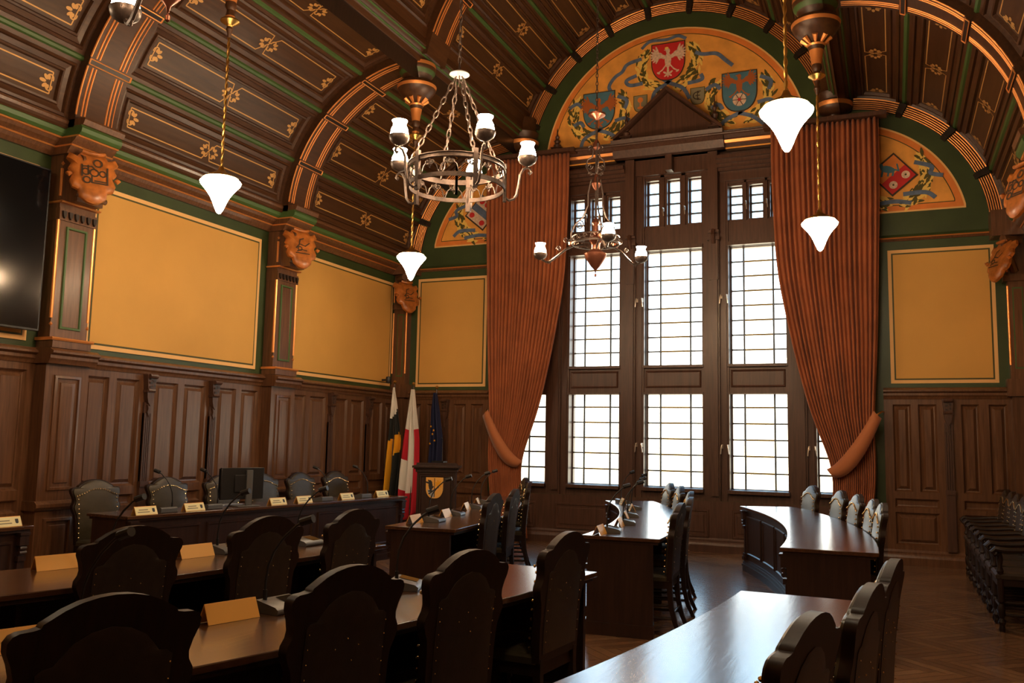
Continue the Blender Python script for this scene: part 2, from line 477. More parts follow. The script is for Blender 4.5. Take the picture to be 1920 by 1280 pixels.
def pilaster(fn, y):
    b = MB('wood')
    a0, a1 = y - RW, y + RW
    P = lambda A0, A1, z0, z1, h0, h1, mi='wood': b.prism([(A0, z0), (A1, z0), (A1, z1), (A0, z1)], fn, h0, h1, mi)
    D = .2
    P(a0, a1, 0, 2.2, 0, D)
    f2 = lambda a, z, h: fn(a, z, h + D + .002)
    pr = [(0, 0), (.015, .0), (.02, .015), (.045, .02), (.05, .002), (.085, .002), (.09, .016), (.12, .02)]
    b.nested(f2, a0 + .08, a1 - .08, .93, 2.08, pr, ['wood'] * 8)
    b.nested(f2, a0 + .07, a1 - .07, .24, .70, pr, ['wood'] * 8)
    for z0, prof in ((0, BASE), (0, CAPM), (0, [(.76, 0), (.76, .02), (.79, .05), (.82, .05), (.85, .02), (.85, 0)])):
        roll(b, fn, a0 - .03, a1 + .03, [(z, h + D) if h > 0 else (z, 0) for z, h in prof], 'wood')
    # upper shaft
    U = .17; u0, u1 = y - .215, y + .215
    P(u0 - .01, u1 + .01, 2.33, 2.42, 0, U + .06)
    roll(b, fn, u0 - .03, u1 + .03, [(2.40, 0), (2.40, U + .07), (2.415, U + .08), (2.43, U + .07), (2.43, 0)], 'bead')
    P(u0, u1, 2.42, 4.26, 0, U)
    f3 = lambda a, z, h: fn(a, z, h + U + .002)
    b.nested(f3, y - .125, y + .125, 2.52, 3.55, [(0, 0), (.004, .014), (.022, .016), (.027, .002), (.03, -.0)], ['green2', 'green2', 'green2', 'wood'], mcap='wood')
    P(u0 - .01, u1 + .01, 3.60, 3.72, 0, U + .02)
    for k in range(6):
        a = u0 + .035 + k * .072
        b.prism([(a - .022, 3.69), (a + .022, 3.69), (a + .016, 3.64), (a, 3.615), (a - .016, 3.64)], fn, U + .02, U + .045, 'dark')
    roll(b, fn, u0 - .02, u1 + .02, [(3.77, 0), (3.77, U + .05), (3.782, U + .06), (3.79, U + .05), (3.79, 0)], 'bead')
    cornice(b, fn, a0, a1, .22)
    # console block carrying the carved shield
    b.prism([(u0 + .06, 3.79), (u1 - .06, 3.79), (u1 - .03, 4.26), (u0 + .03, 4.26)], fn, U, U + .16)
    for zz, hh, rr in ((4.2, .2, .05), (4.08, .17, .035), (3.86, .16, .03)):
        b.tube([fn(u0 + .03, zz, U + hh), fn(u1 - .03, zz, U + hh)], rr, 8)
    # gilded corner beads
    for a in (u0, u1):
        b.tube([fn(a, 2.62, U - .005), fn(a, 3.60, U - .005)], .017, 8, 'bead')
        b.tube([fn(a, 3.84, U - .005), fn(a, 4.12, U - .005)], .015, 8, 'bead')
        b.lathe([(.001, -.02), (.018, 0), (.001, .025)], fn(a, 4.17, U), 8, 'bead')
        b.lathe([(.001, -.02), (.018, 0), (.001, .025)], fn(a, 2.56, U), 8, 'bead')
    struct(b.build(trimname()))
for fn in (fnL, fnR):
    for y in RIBS: pilaster(fn, y)

def carved_shield(name, loc, rz, tilt, label, glyph):
    o = empty(name, loc, rz)
    o.rotation_euler = (tilt, 0, rz)
    tag(o, label, 'carving', 'carved wooden shields on the pilasters')
    out = []
    half = [(0, .24), (.10, .245), (.13, .20), (.19, .225), (.215, .17), (.175, .13), (.20, .07), (.165, .02), (.19, -.05), (.17, -.11), (.12, -.13), (.11, -.19), (.05, -.24), (0, -.255)]
    out = half + [(-x, z) for x, z in half[-2:0:-1]]
    o.scale = (1.12, 1.12, 1.12)
    b = MB('carve')
    n = len(out); v = []; f = []
    rings = [(1.0, -.03), (1.0, 0), (.9, .022), (.75, .035), (.5, .04), (.25, .045)]
    for k, h in rings:
        v += [(x * k, -h, z * k) for x, z in out]
    for j in range(len(rings) - 1):
        f += [(j * n + i, j * n + (i + 1) % n, (j + 1) * n + (i + 1) % n, (j + 1) * n + i) for i in range(n)]
    f.append([(len(rings) - 1) * n + i for i in range(n)]); f.append(list(range(n))[::-1])
    b.add(v, f)
    b.tube([(-.09, -.04, .235), (-.03, -.065, .21), (.04, -.065, .21), (.09, -.04, .235)], .018, 8)
    b.lathe([(.001, -.03), (.03, 0), (.001, .03)], (.2, -.02, -.0), 8); b.lathe([(.001, -.03), (.03, 0), (.001, .03)], (-.2, -.02, 0), 8)
    kid(o, b.build('shield_board', o))
    g = MB('pdark')
    fn = lambda a, z, h: (a, -.046 - h, z)
    for st in glyph: g.strip(fn, st, .014, .002, 'pdark')
    kid(o, g.build('carved_emblem', o, smooth=False))
    return o
def circ(cx, cz, r, n=12, a0=0, a1=2 * PI): return [(cx + r * math.cos(a0 + (a1 - a0) * i / n), cz + r * math.sin(a0 + (a1 - a0) * i / n)) for i in range(n + 1)]
mono = [circ(.03, .13, .035), circ(-.07, .03, .03), circ(.0, .03, .035), circ(.07, .03, .028), circ(-.06, -.05, .03), [(-.10, .1), (-.10, -.02)], [(-.10, .08), (-.02, .09), (.02, .05)], [(-.02, 0), (-.02, -.07), (.11, -.07), (.11, .1)], [(.0, -.05), (.1, -.05)], [(-.05, .1), (-.05, -.0)]]
beast = [[(-.09, -.02), (-.04, .04), (.03, .02), (.09, .07)], [(-.08, -.06), (-.02, -.03), (.05, -.04)], [(-.05, .02), (-.03, .1), (.02, .12)], [(-.1, -.08), (.08, -.08)], circ(-.04, -.02, .025)]
def shield_at(side, y, label, gl):
    x = .46 if side < 0 else W - .46
    carved_shield('carved_shield', (x, y - .10, 4.02), (PI / 2 - .5 if side < 0 else -PI / 2 + .5), math.radians(-16) if side < 0 else math.radians(-16), label, gl)
shield_at(-1, RIBS[1], 'carved orange wooden shield with a monogram beside the black television', mono)
shield_at(-1, RIBS[0], 'carved orange wooden shield between the two big ochre panels of the left wall', beast)
shield_at(1, RIBS[0] - .0, 'carved orange wooden shield at the right edge of the photo', mono)
carved_shield('carved_shield', (.34, -.30, 3.86), math.radians(62), math.radians(-20), 'carved wooden shield in the far left corner above the flags', beast)
carved_shield('carved_shield', (W - .34, -.30, 3.92), math.radians(-62), math.radians(-20), 'carved wooden shield in the far right corner beside the right ochre panel', beast)

# corner pilasters
for sgn, x0 in ((1, 0.0), (-1, W)):
    b = MB('wood')
    fx = lambda x: x0 + sgn * x
    def bx(xa, xb, ya, yb, za, zb, mi='wood'): b.box(min(fx(xa), fx(xb)), max(fx(xa), fx(xb)), ya, yb, za, zb, mi)
    bx(0, .25, -.16, 0, 0, 4.6); bx(0, .30, -.20, 0, 2.2, 2.42); bx(0, .30, -.20, 0, 3.68, 3.76); bx(0, .3, -.2, 0, 0, .2)
    bx(0, .42, -.30, 0, 4.26, 4.6); bx(.08, .20, -.164, -.1, 2.55, 3.6, 'green2'); bx(.095, .185, -.168, -.1, 2.57, 3.58)
    for xx in (.0, .25):
        b.tube([(fx(xx), -.16, 2.6), (fx(xx), -.16, 3.62)], .014, 8, 'bead'); b.tube([(fx(xx), -.16, 3.8), (fx(xx), -.16, 4.15)], .012, 8, 'bead')
    b.tube([(fx(.1), -.2, 4.2), (fx(.3), -.34, 4.2)], .06, 8); b.tube([(fx(.16), -.16, 3.8), (fx(.3), -.28, 4.2)], .05, 8)
    struct(b.build(trimname()))

# back wall (behind the camera)
b = MB('wood')
b.box(-.2, W + .2, YB - .2, YB, 0, 2.3, 'wood'); b.box(-.2, W + .2, YB - .2, YB, 2.3, 8.6, 'ochre')
struct(b.build('wall_back', smooth=False))

# ------------------------------------------------------------------ far wall with the window opening
fnF = lambda a, z, h: (a, -h, z)
OX0, OX1, OZ0, OZ1 = 2.0, 7.36, .72, 5.9
def far_wall():
    b = b1 = MB('green')
    q = lambda A0, A1, B0, B1, h=0, mi='green': b.add([fnF(A0, B0, h), fnF(A1, B0, h), fnF(A1, B1, h), fnF(A0, B1, h)], [(0, 1, 2, 3)], mi)
    q(-.2, OX0, 0, 5.9); q(OX1, W + .2, 0, 5.9); q(OX0, OX1, 0, OZ0); q(-.2, W + .2, 5.9, 8.6)
    for h in (-.25,):   # outer skin
        q(-.2, OX0, 0, 5.9, h); q(OX1, W + .2, 0, 5.9, h); q(OX0, OX1, 0, OZ0, h); q(-.2, W + .2, 5.9, 8.6, h)
    for x, in ((OX0,), (OX1,)): b.add([(x, 0, OZ0), (x, .7, OZ0), (x, .7, OZ1), (x, 0, OZ1)], [(0, 1, 2, 3)], 'wood')
    b.add([(OX0, 0, OZ1), (OX1, 0, OZ1), (OX1, .7, OZ1), (OX0, .7, OZ1)], [(0, 1, 2, 3)], 'wood')
    b = MB('wood')
    for m in (lambda x: x, lambda x: W - x):
        s = lambda t: tuple(sorted((m(t[0]), m(t[1]))))
        for (A, B), tl in (((.0, .985), ((.30, .51), (.62, .83))), ((.985, 1.76), ((1.12, 1.34), (1.43, 1.65)))):
            A, B = s((A, B)); wains(b, fnF, A, B, sorted(s(t) for t in tl))
        A, B = s((.2, 1.76))
        roll(b, fnF, A, B, BASE, 'wood'); roll(b, fnF, A, B, CAPM, 'wood')
        A, B = s((.2, 1.9))
        roll(b, fnF, A, B, [(4.33, 0), (4.33, .03), (4.36, .05), (4.36, 0)], 'wood')
        roll(b, fnF, A, B, [(4.36, 0), (4.36, .05), (4.37, .06), (4.38, .05), (4.38, 0)], 'bead')
        roll(b, fnF, A, B, [(4.38, 0), (4.38, .04), (4.42, .02), (4.42, 0)], 'green')
        A, B = s((.372, 1.66)); ochre_panel(b, fnF, A, B, 2.385, 4.21)
    # lower panelling under the window
    b.add([fnF(1.76, 0, .05), fnF(W - 1.76, 0, .05), fnF(W - 1.76, .72, .05), fnF(1.76, .72, .05)], [(0, 1, 2, 3)], 'winw')
    ed = [1.76, 2.75, 3.94, 5.42, 6.6, 7.6]
    for i in range(5):
        w = ed[i + 1] - ed[i]
        b.nested(lambda a, z, h: fnF(a, z, h + .052), ed[i] + .16, ed[i + 1] - .16, .20, .60, [(0, 0), (.01, .012), (.03, .012), (.04, .0), (.07, 0), (.08, .008)], ['winw'] * 6)
    roll(b, fnF, 1.76, W - 1.76, BASE, 'winw')
    struct(b1.build('wall_far', smooth=False)); struct(b.build(trimname(), smooth=False))
    for a in (.985, W - .985): colonnette(fnF, a)
far_wall()

# ------------------------------------------------------------------ window joinery
CX = 4.68
cols = {0: (1.95, 2.64), 1: (CX - 1.651, CX - .836), 2: (CX - .444, CX + .444), 3: (CX + .836, CX + 1.651), 4: (W - 2.64, W - 1.95)}
ZW = (.875, 2.274, 2.705, 4.48)
def joinery():
    b = MB('winw')
    Y0, Y1 = .18, .50
    # mullions
    mull = [(1.76, 1.95), (2.64, 3.03), (3.844, 4.236), (5.124, 5.516), (6.33, 6.72), (7.41, 7.6)]
    for x0, x1 in mull: b.box(x0, x1, Y0, Y1, .7, 5.95)
    for x0, x1 in mull:
        c = (x0 + x1) / 2
        b.box(c - .075, c + .075, Y0 - .07, Y0, .7, 5.95); b.box(c - .05, c + .05, Y0 - .10, Y0 - .07, .78, 4.4)
        b.box(x0 + .03, x1 - .03, Y0 - .02, Y0, .7, 5.95)
    for x0, x1 in list(cols.values()):
        c0, c1 = x0, x1
        b.box(c0, c1, Y0, Y1, .70, .875); b.box(c0, c1, Y0 + .03, Y1, 2.274, 2.705); b.box(c0, c1, Y0 + .03, Y1, 4.48, 4.85)
        b.nested(lambda a, z, h: (a, Y0 + .028 - h, z), c0 + .02, c1 - .02, 2.36, 2.62, [(0, 0), (.01, .012), (.03, .0), (.03, 0)], ['winw'] * 4)
        b.box(c0 - .02, c1 + .02, Y0 - .03, Y0 + .03, 2.66, 2.70); b.box(c0 - .02, c1 + .02, Y0 - .03, Y0 + .03, 2.26, 2.29)
        b.box(c0 - .02, c1 + .02, Y0 - .05, Y0 + .03, 4.47, 4.53)
        b.box(c0 - .02, c1 + .02, Y0 - .08, Y0 + .03, .82, .87)
    # blind board behind curtains on the outer upper lights
    for x0, x1 in (cols[0], cols[4]):
        b.box(x0, x1, .3, .42, 2.7, 5.95)
    # panel between small lights and the cornice, lower on the flanking bays
    b.box(4.0, 5.36, Y0 - .06, Y1, 5.66, 5.98)
    for x0, x1 in ((2.6, 3.95), (5.41, 6.76)):
        b.box(x0, x1, Y0 - .04, Y1, 5.46, 5.98)
        for k, (dz, d) in enumerate(((5.60, .07), (5.64, .12), (5.69, .18), (5.74, .24))): b.box(x0 - .02, x1 + .02, Y0 - .04 - d, Y0, dz, dz + .05)
    b.box(1.76, W - 1.76, .12, .5, 5.9, 6.0)
    # brackets on the two main mullions
    for c in (4.04, 5.32):
        b.box(c - .09, c + .09, Y0 - .145, Y0, 4.55, 4.60); b.box(c - .08, c + .08, Y0 - .125, Y0, 4.66, 4.70); b.box(c - .062, c + .062, Y0 - .115, Y0, 3.95, 4.55)
        b.box(c - .07, c + .07, Y0 - .16, Y0, 4.70, 5.9); b.tube([(c, Y0 - .14, 4.70), (c, Y0 - .18, 4.62), (c, Y0 - .12, 4.5)], .03)
    struct(b.build(trimname(), smooth=False))
    # cornice shelf
    b = MB('winw')
    roll(b, fnF, 2.70, 6.66, [(5.92, -.1), (5.92, .04), (5.97, .08), (6.02, .14), (6.07, .18), (6.12, .20), (6.14, .16), (6.14, -.0)], 'winw')
    roll(b, fnF, 2.74, 3.95, [(5.96, .05), (5.96, .11), (6.0, .13), (6.0, .05)], 'bead'); roll(b, fnF, 5.42, 6.62, [(5.96, .05), (5.96, .11), (6.0, .13), (6.0, .05)], 'bead')
    roll(b, fnF, 3.82, 5.52, [(5.9, -.1), (5.9, .12), (6.0, .18), (6.08, .26), (6.14, .28), (6.16, .2), (6.16, 0)], 'winw')
    struct(b.build(trimname(), smooth=False))
    b = MB('winw')
    b.prism([(3.86, 6.16), (5.48, 6.16), (5.40, 6.22), (4.67, 6.86), (3.94, 6.22)], fnF, .02, .10)
    for a, c in (((3.84, 6.17), (4.67, 6.90)), ((5.50, 6.17), (4.67, 6.90))):
        b.prism([a, (a[0], a[1] + .05), (c[0], c[1] + .03), (c[0], c[1] - .03)], fnF, .0, .22)
    b.prism([(4.62, 5.66), (4.72, 5.66), (4.72, 5.9), (4.62, 5.9)], fnF, -.1, .06)
    struct(b.build(trimname(), smooth=False))
joinery()

def finial(x, z, h, label):
    b = MB('winw')
    b.box(-.07, .07, -.05, .05, 0, .10 * h); b.box(-.09, .09, -.07, .07, .10 * h, .14 * h)
    b.lathe([(.05, .14 * h), (.06, .25 * h), (.03, .32 * h), (.055, .42 * h), (.02, .52 * h), (.035, .6 * h), (.012, .7 * h), (.008, .9 * h), (.001, h)], n=12)
    o = b.build('pinnacle'); o.location = (x, -.1, z)
    tag(o, label, 'finial', 'turned pinnacles on the window cornice')
finial(2.88, 6.14, .38, 'small dark turned pinnacle at the left end of the window cornice')
finial(4.02, 6.16, .52, 'dark turned pinnacle left of the window pediment')
finial(5.38, 6.16, .60, 'dark turned pinnacle right of the window pediment')
finial(6.48, 6.14, .38, 'small dark turned pinnacle at the right end of the window cornice')

win_n = [0]
def handle(parent, x, z, s=1):
    b = MB('steel')
    b.box(x - .012, x + .012, .145, .165, z - .03, z + .03)
    b.tube([(x, .14, z + .02), (x - .0, .10, z + .02), (x - .01 * s, .095, z - .03), (x - .018 * s, .10, z - .11)], .009, 6)
    return b.build('window_handle', parent)
def window(x0, x1, z0, z1, vx, hz, amber=False, handles=()):
    win_n[0] += 1
    root = empty('window_%d' % win_n[0], ((x0 + x1) / 2, .3, z0)); struct(root)
    ox, oz = root.location.x, root.location.z
    b = MB('winw')
    t = .035
    for yy0, yy1, e in ((.24, .30, 0), (.36, .42, .02)):
        A0, A1, B0, B1 = x0 - t + e, x1 + t - e, z0 - t + e, z1 + t - e
        b.box(A0, x0 + e, yy0, yy1, B0, B1); b.box(x1 - e, A1, yy0, yy1, B0, B1)
        b.box(x0, x1, yy0, yy1, B0, z0 + e * .5); b.box(x0, x1, yy0, yy1, z1 - e * .5, B1)
    b.build('window_frame', root, smooth=False, origin=tuple(root.location))
    g = MB('lead')
    for f in vx:
        x = x0 + (x1 - x0) * f; g.box(x - .013, x + .013, .37, .392, z0, z1)
    n = len(hz)
    for f in hz:
        z = z0 + (z1 - z0) * f
        if amber and len(vx) == 2:
            xa, xb = x0 + (x1 - x0) * vx[0], x0 + (x1 - x0) * vx[1]
            g.box(x0, xa, .372, .39, z - .011, z + .011); g.box(xb, x1, .372, .39, z - .011, z + .011)
            g.box(xa, xb, .372, .39, z - .012, z + .012, 'leady')
            g.box(x0, x0 + .03, .37, .392, z - .012, z + .012)
        else: g.box(x0, x1, .372, .39, z - .014, z + .014)
    g.build('leading', root, smooth=False, origin=tuple(root.location))
    p = MB('glass')
    p.add([(x0, .383, z0), (x1, .383, z0), (x1, .383, z1), (x0, .383, z1)], [(0, 1, 2, 3)])
    p.build('glass_pane', root, smooth=False, origin=tuple(root.location))
    for hx, hz_, s in handles:
        h = handle(None, hx, hz_, s); h.parent = root; h.location = (-root.location.x, -root.location.y, -root.location.z)
up = [k / 8 for k in range(1, 8)]; lo = [.17, .345, .515, .685, .855]
for c in range(5):
    x0, x1 = cols[c]
    hd = [(x0 - .10, ZW[0] + .62, 1), (x0 - .02, ZW[0] + .62, -1)] if c in (2, 3, 4) else []
    window(x0, x1, ZW[0], ZW[1], (.24, .76) if 0 < c < 4 else (.5,), lo, True, hd)
for c in (1, 2, 3):
    x0, x1 = cols[c]
    window(x0, x1, ZW[2], ZW[3], (.24, .76), up, True, [(x0 - .10, ZW[2] + 1.0, 1), (x0 - .02, ZW[2] + 1.0, -1)] if c > 1 else [])
for c in (1, 2, 3):
    x0, x1 = cols[c]; w = x1 - x0
    z1 = 5.60 if c == 2 else 5.40
    sw = .20
    for k in range(3):
        xc = x0 + w * (.13 + .37 * k)
        window(xc - sw / 2, xc + sw / 2, 4.88, z1, (), [.25, .5, .75], False, [(xc - sw / 2 - .04, 5.1, -1)] if k else [])
    # posts between
b = MB('winw')
for c in (1, 2, 3):
    x0, x1 = cols[c]; w = x1 - x0; z1 = 5.60 if c == 2 else 5.40
    xs = [x0 - .02] + sum([[x0 + w * (.13 + .37 * k) - .135, x0 + w * (.13 + .37 * k) + .135] for k in range(3)], []) + [x1 + .02]
    for i in range(0, len(xs), 2):
        if xs[i + 1] > xs[i]: b.box(xs[i], xs[i + 1], .20, .50, 4.85, z1 + .06)
    b.box(x0 - .02, x1 + .02, .20, .5, z1 + .03, z1 + .12)
struct(b.build(trimname(), smooth=False))

# ------------------------------------------------------------------ lunettes on the far wall
def arcpoly(cx, cz, r, a0, a1, n=48): return [(cx + r * math.cos(math.radians(a0 + (a1 - a0) * i / n)), cz + r * math.sin(math.radians(a0 + (a1 - a0) * i / n))) for i in range(n + 1)]
def shieldpoly(cx, z0, z1, w, pt=.0):
    h = z1 - z0; P = [(cx - w / 2, z1), (cx + w / 2, z1)]
    for i in range(0, 9):
        t = i / 8
        P.append((cx + w / 2 * math.cos(t * PI / 2) ** (.8 if pt else .6), z0 + h * .5 * (1 - math.sin(t * PI / 2))))
    for i in range(7, -1, -1):
        t = i / 8
        P.append((cx - w / 2 * math.cos(t * PI / 2) ** (.8 if pt else .6), z0 + h * .5 * (1 - math.sin(t * PI / 2))))
    return P
def eagle(b, cx, cz, s, mi, h=.012):
    L = lambda x, y, rx, ry, rot: b.ell(fnF, cx + x * s, cz + y * s, rx * s, ry * s, rot, h, mi, 10)
    L(0, 0, .07, .17, 0); L(0, .2, .045, .06, 0); L(-.04, .23, .045, .014, .1)
    for sg in (-1, 1):
        L(sg * .11, .09, .10, .045, sg * .5)
        for k in range(8):
            a = math.radians(72 - k * 20)
            x0, y0 = sg * (.19), .12
            l = .15 - .004 * k
            L(x0 + sg * math.cos(a) * l * .75, y0 + math.sin(a) * l * .75, l * .75, .024, sg * a if sg > 0 else PI - a)
        L(sg * .19, .12, .08, .07, 0)
        b.strip(fnF, [(cx + sg * .04 * s, cz - .1 * s), (cx + sg * .12 * s, cz - .2 * s), (cx + sg * .2 * s, cz - .25 * s)], .028 * s, h, mi)
        L(sg * .2, -.26, .04, .02, sg * .5)
        L(sg * .06, -.27, .05, .022, sg * .6); L(sg * .05, -.33, .04, .018, -sg * .6)
    L(0, -.26, .025, .12, 0)
def wreath(b, cx, cz, rx, rz, rnd, a0=-50, a1=230, h=.004):
    n = 190
    for i in range(n):
        t = i / (n - 1)
        # both branches rise from the bottom knot
        sg = 1 if i % 2 else -1
        a = math.radians(-90 + sg * (12 + t * 118))
        rr = 1 + rnd.uniform(-.22, .24) * (1 - .3 * t)
        x = cx + rx * rr * math.cos(a); z = cz + rz * rr * math.sin(a)
        d = a + sg * PI / 2 + rnd.uniform(-.7, .7)
        b.ell(fnF, x, z, rnd.uniform(.045, .075), rnd.uniform(.017, .026), d, h, 'pleafd' if rnd.random() < .48 else 'pleaf', 8, .3)
def ribbon(b, pts, w=.058, h=.02): 
    P = []
    for i in range(len(pts) - 1):
        a, c = Vector(pts[i]), Vector(pts[i + 1])
        P += [a + (c - a) * k / 6 for k in range(6)]
    P.append(Vector(pts[-1]))
    Q = P
    for _ in range(7): Q = [Q[0]] + [(Q[i - 1] + Q[i] * 2 + Q[i + 1]) / 4 for i in range(1, len(Q) - 1)] + [Q[-1]]
    b.strip(fnF, [(p.x, p.y) for p in Q], w, h, 'prib')
def lunette_ground(b, cx, cz, r, a0, a1, zmin=None):
    for rr, h, m in ((r, .003, 'cream'), (r - .025, .005, 'orange'), (r - .105, .007, 'gline'), (r - .117, .009, 'lun')):
        P = arcpoly(cx, cz, rr, a0, a1)
        if zmin is not None:
            zz = zmin + (r - rr) * .9
            P = [p for p in P if p[1] > zz]
            P = [(P[0][0] + 0, zz) if a1 > a0 and P[0][0] > P[-1][0] else (P[0][0], zz)] + P + [(P[-1][0], zz)]
        b.prism(P, fnF, 0, h, m)
rnd = random.Random(5)
def big_lunette():
    root = empty('lunette_painting', (4.68, -.001, 6.1))
    tag(root, 'large golden lunette painting with three wreathed shields above the window', 'painting')
    org = tuple(root.location)
    b = MB('lun'); lunette_ground(b, 4.68, 5.9, 2.03, 0, 180); b.build('painted_ground', root, False, org)
    for nm, sx0, sz0, sz1, w, fld in (('red_crest', 4.66, 7.10, 7.68, .50, 'pred'), ('left_blue_crest', 3.55, 6.46, 7.04, .50, 'pblue'), ('right_blue_crest', 5.735, 6.46, 7.05, .49, 'pblue')):
        mid = (sz0 + sz1) / 2
        b = MB('pleaf'); wreath(b, sx0, mid - .03, .43, .40, rnd, h=.011); b.build('painted_wreath', root, False, org)
        b = MB('prib')
        if fld == 'pred':
            ribbon(b, [(sx0 - .9, 7.02), (sx0 - .97, 7.12), (sx0 - .85, 7.28), (sx0 - .72, 7.33), (sx0 - .68, 7.45), (sx0 - .42, 7.5)])
            ribbon(b, [(sx0 + .42, 7.48), (sx0 + .52, 7.42), (sx0 + .75, 7.42), (sx0 + .85, 7.3), (sx0 + .98, 7.18)])
            ribbon(b, [(sx0 - .42, 7.66), (sx0 - .3, 7.78), (sx0, 7.74), (sx0 + .15, 7.80), (sx0 + .28, 7.72)], .05)
            ribbon(b, [(sx0 - .25, 6.8), (sx0 - .22, 6.95), (sx0 - .05, 7.02), (sx0 + .06, 7.12)]); ribbon(b, [(sx0 + .33, 6.75), (sx0 + .24, 6.95), (sx0 + .02, 7.04), (sx0 - .08, 7.12)])
            ribbon(b, [(sx0 - .4, 7.1), (sx0 - .62, 7.08), (sx0 - .7, 7.18), (sx0 - .5, 7.24)]); ribbon(b, [(sx0 + .3, 7.0), (sx0 + .55, 7.02), (sx0 + .5, 7.12)])
        else:
            ribbon(b, [(sx0 - .3, sz0 - .3), (sx0 - .26, sz0 - .13), (sx0, sz0 - .03), (sx0 + .07, sz0 + .02)]); ribbon(b, [(sx0 + .4, sz0 - .3), (sx0 + .2, sz0 - .1), (sx0 - .02, sz0 - .03)])
            ribbon(b, [(sx0 - .5, mid + .1), (sx0 - .36, mid + .18), (sx0 - .28, mid + .08)]); ribbon(b, [(sx0 + .3, mid + .2), (sx0 + .48, mid + .12), (sx0 + .42, mid - .02)])
            ribbon(b, [(sx0 - .42, mid - .2), (sx0 - .3, mid - .14), (sx0 - .25, mid - .24)]); ribbon(b, [(sx0 + .26, mid - .2), (sx0 + .42, mid - .16), (sx0 + .5, mid - .22)])
        b.build('painted_ribbon', root, False, org)
        b = MB(fld); b.prism(shieldpoly(sx0, sz0 - .015, sz1 + .015, w + .03, 1), fnF, .020, .030, 'pdark'); b.prism(shieldpoly(sx0, sz0, sz1, w, 1), fnF, .030, .032, fld)
        so = b.build('painted_shield', root, False, org)
        b = MB('pwhite')
        if fld == 'pred':
            eagle(b, sx0, mid + .02, .74, 'pwhite', .035)
            g = MB('pleaf'); g.ell(fnF, sx0 - .02, mid + .215, .03, .02, 0, .038, 'pleaf'); g.build('gilded_crown', root, False, org)
        elif sx0 < 4: eagle(b, sx0, mid + .0, .78, 'porange', .035)
        else:
            eagle(b, sx0, mid + .1, .66, 'porange', .034)
            b.ell(fnF, sx0, mid - .13, .11, .11, 0, .036, 'pblue', 20); b.ell(fnF, sx0, mid - .13, .10, .10, 0, .038, 'pwhite', 20)
            for k in range(6):
                a = k * PI / 3; b.strip(fnF, [(sx0, mid - .13), (sx0 + .1 * math.cos(a), mid - .13 + .1 * math.sin(a))], .010, .0435, 'pdark')
            b.ell(fnF, sx0, mid - .13, .025, .025, 0, .045, 'pred', 12)
        b.build('painted_charge', root, False, org)
    for sx0, k in ((4.22, 0), (5.11, 1)):
        b = MB('pgrey'); b.prism(shieldpoly(sx0, 6.645, 6.915, .225), fnF, .011, .014, 'pleafd'); b.prism(shieldpoly(sx0, 6.655, 6.905, .20), fnF, .014, .016, 'pgrey')
        if k == 0:
            b.ell(fnF, sx0, 6.835, .045, .045, 0, .018, 'orange'); b.strip(fnF, [(sx0, 6.79), (sx0, 6.73)], .02, .018, 'orange'); b.ell(fnF, sx0, 6.71, .05, .022, 0, .018, 'orange')
        else:
            b.strip(fnF, circ(sx0 - .01, 6.785, .055, 12, math.radians(50), math.radians(310)), .016, .018, 'pdark')
            b.strip(fnF, [(sx0 + .05, 6.85), (sx0, 6.85), (sx0, 6.72), (sx0 + .05, 6.72)], .014, .018, 'pdark'); b.strip(fnF, [(sx0 - .03, 6.785), (sx0 + .04, 6.785)], .014, .019, 'pdark')
        b.build('small_painted_shield', root, False, org)
big_lunette()
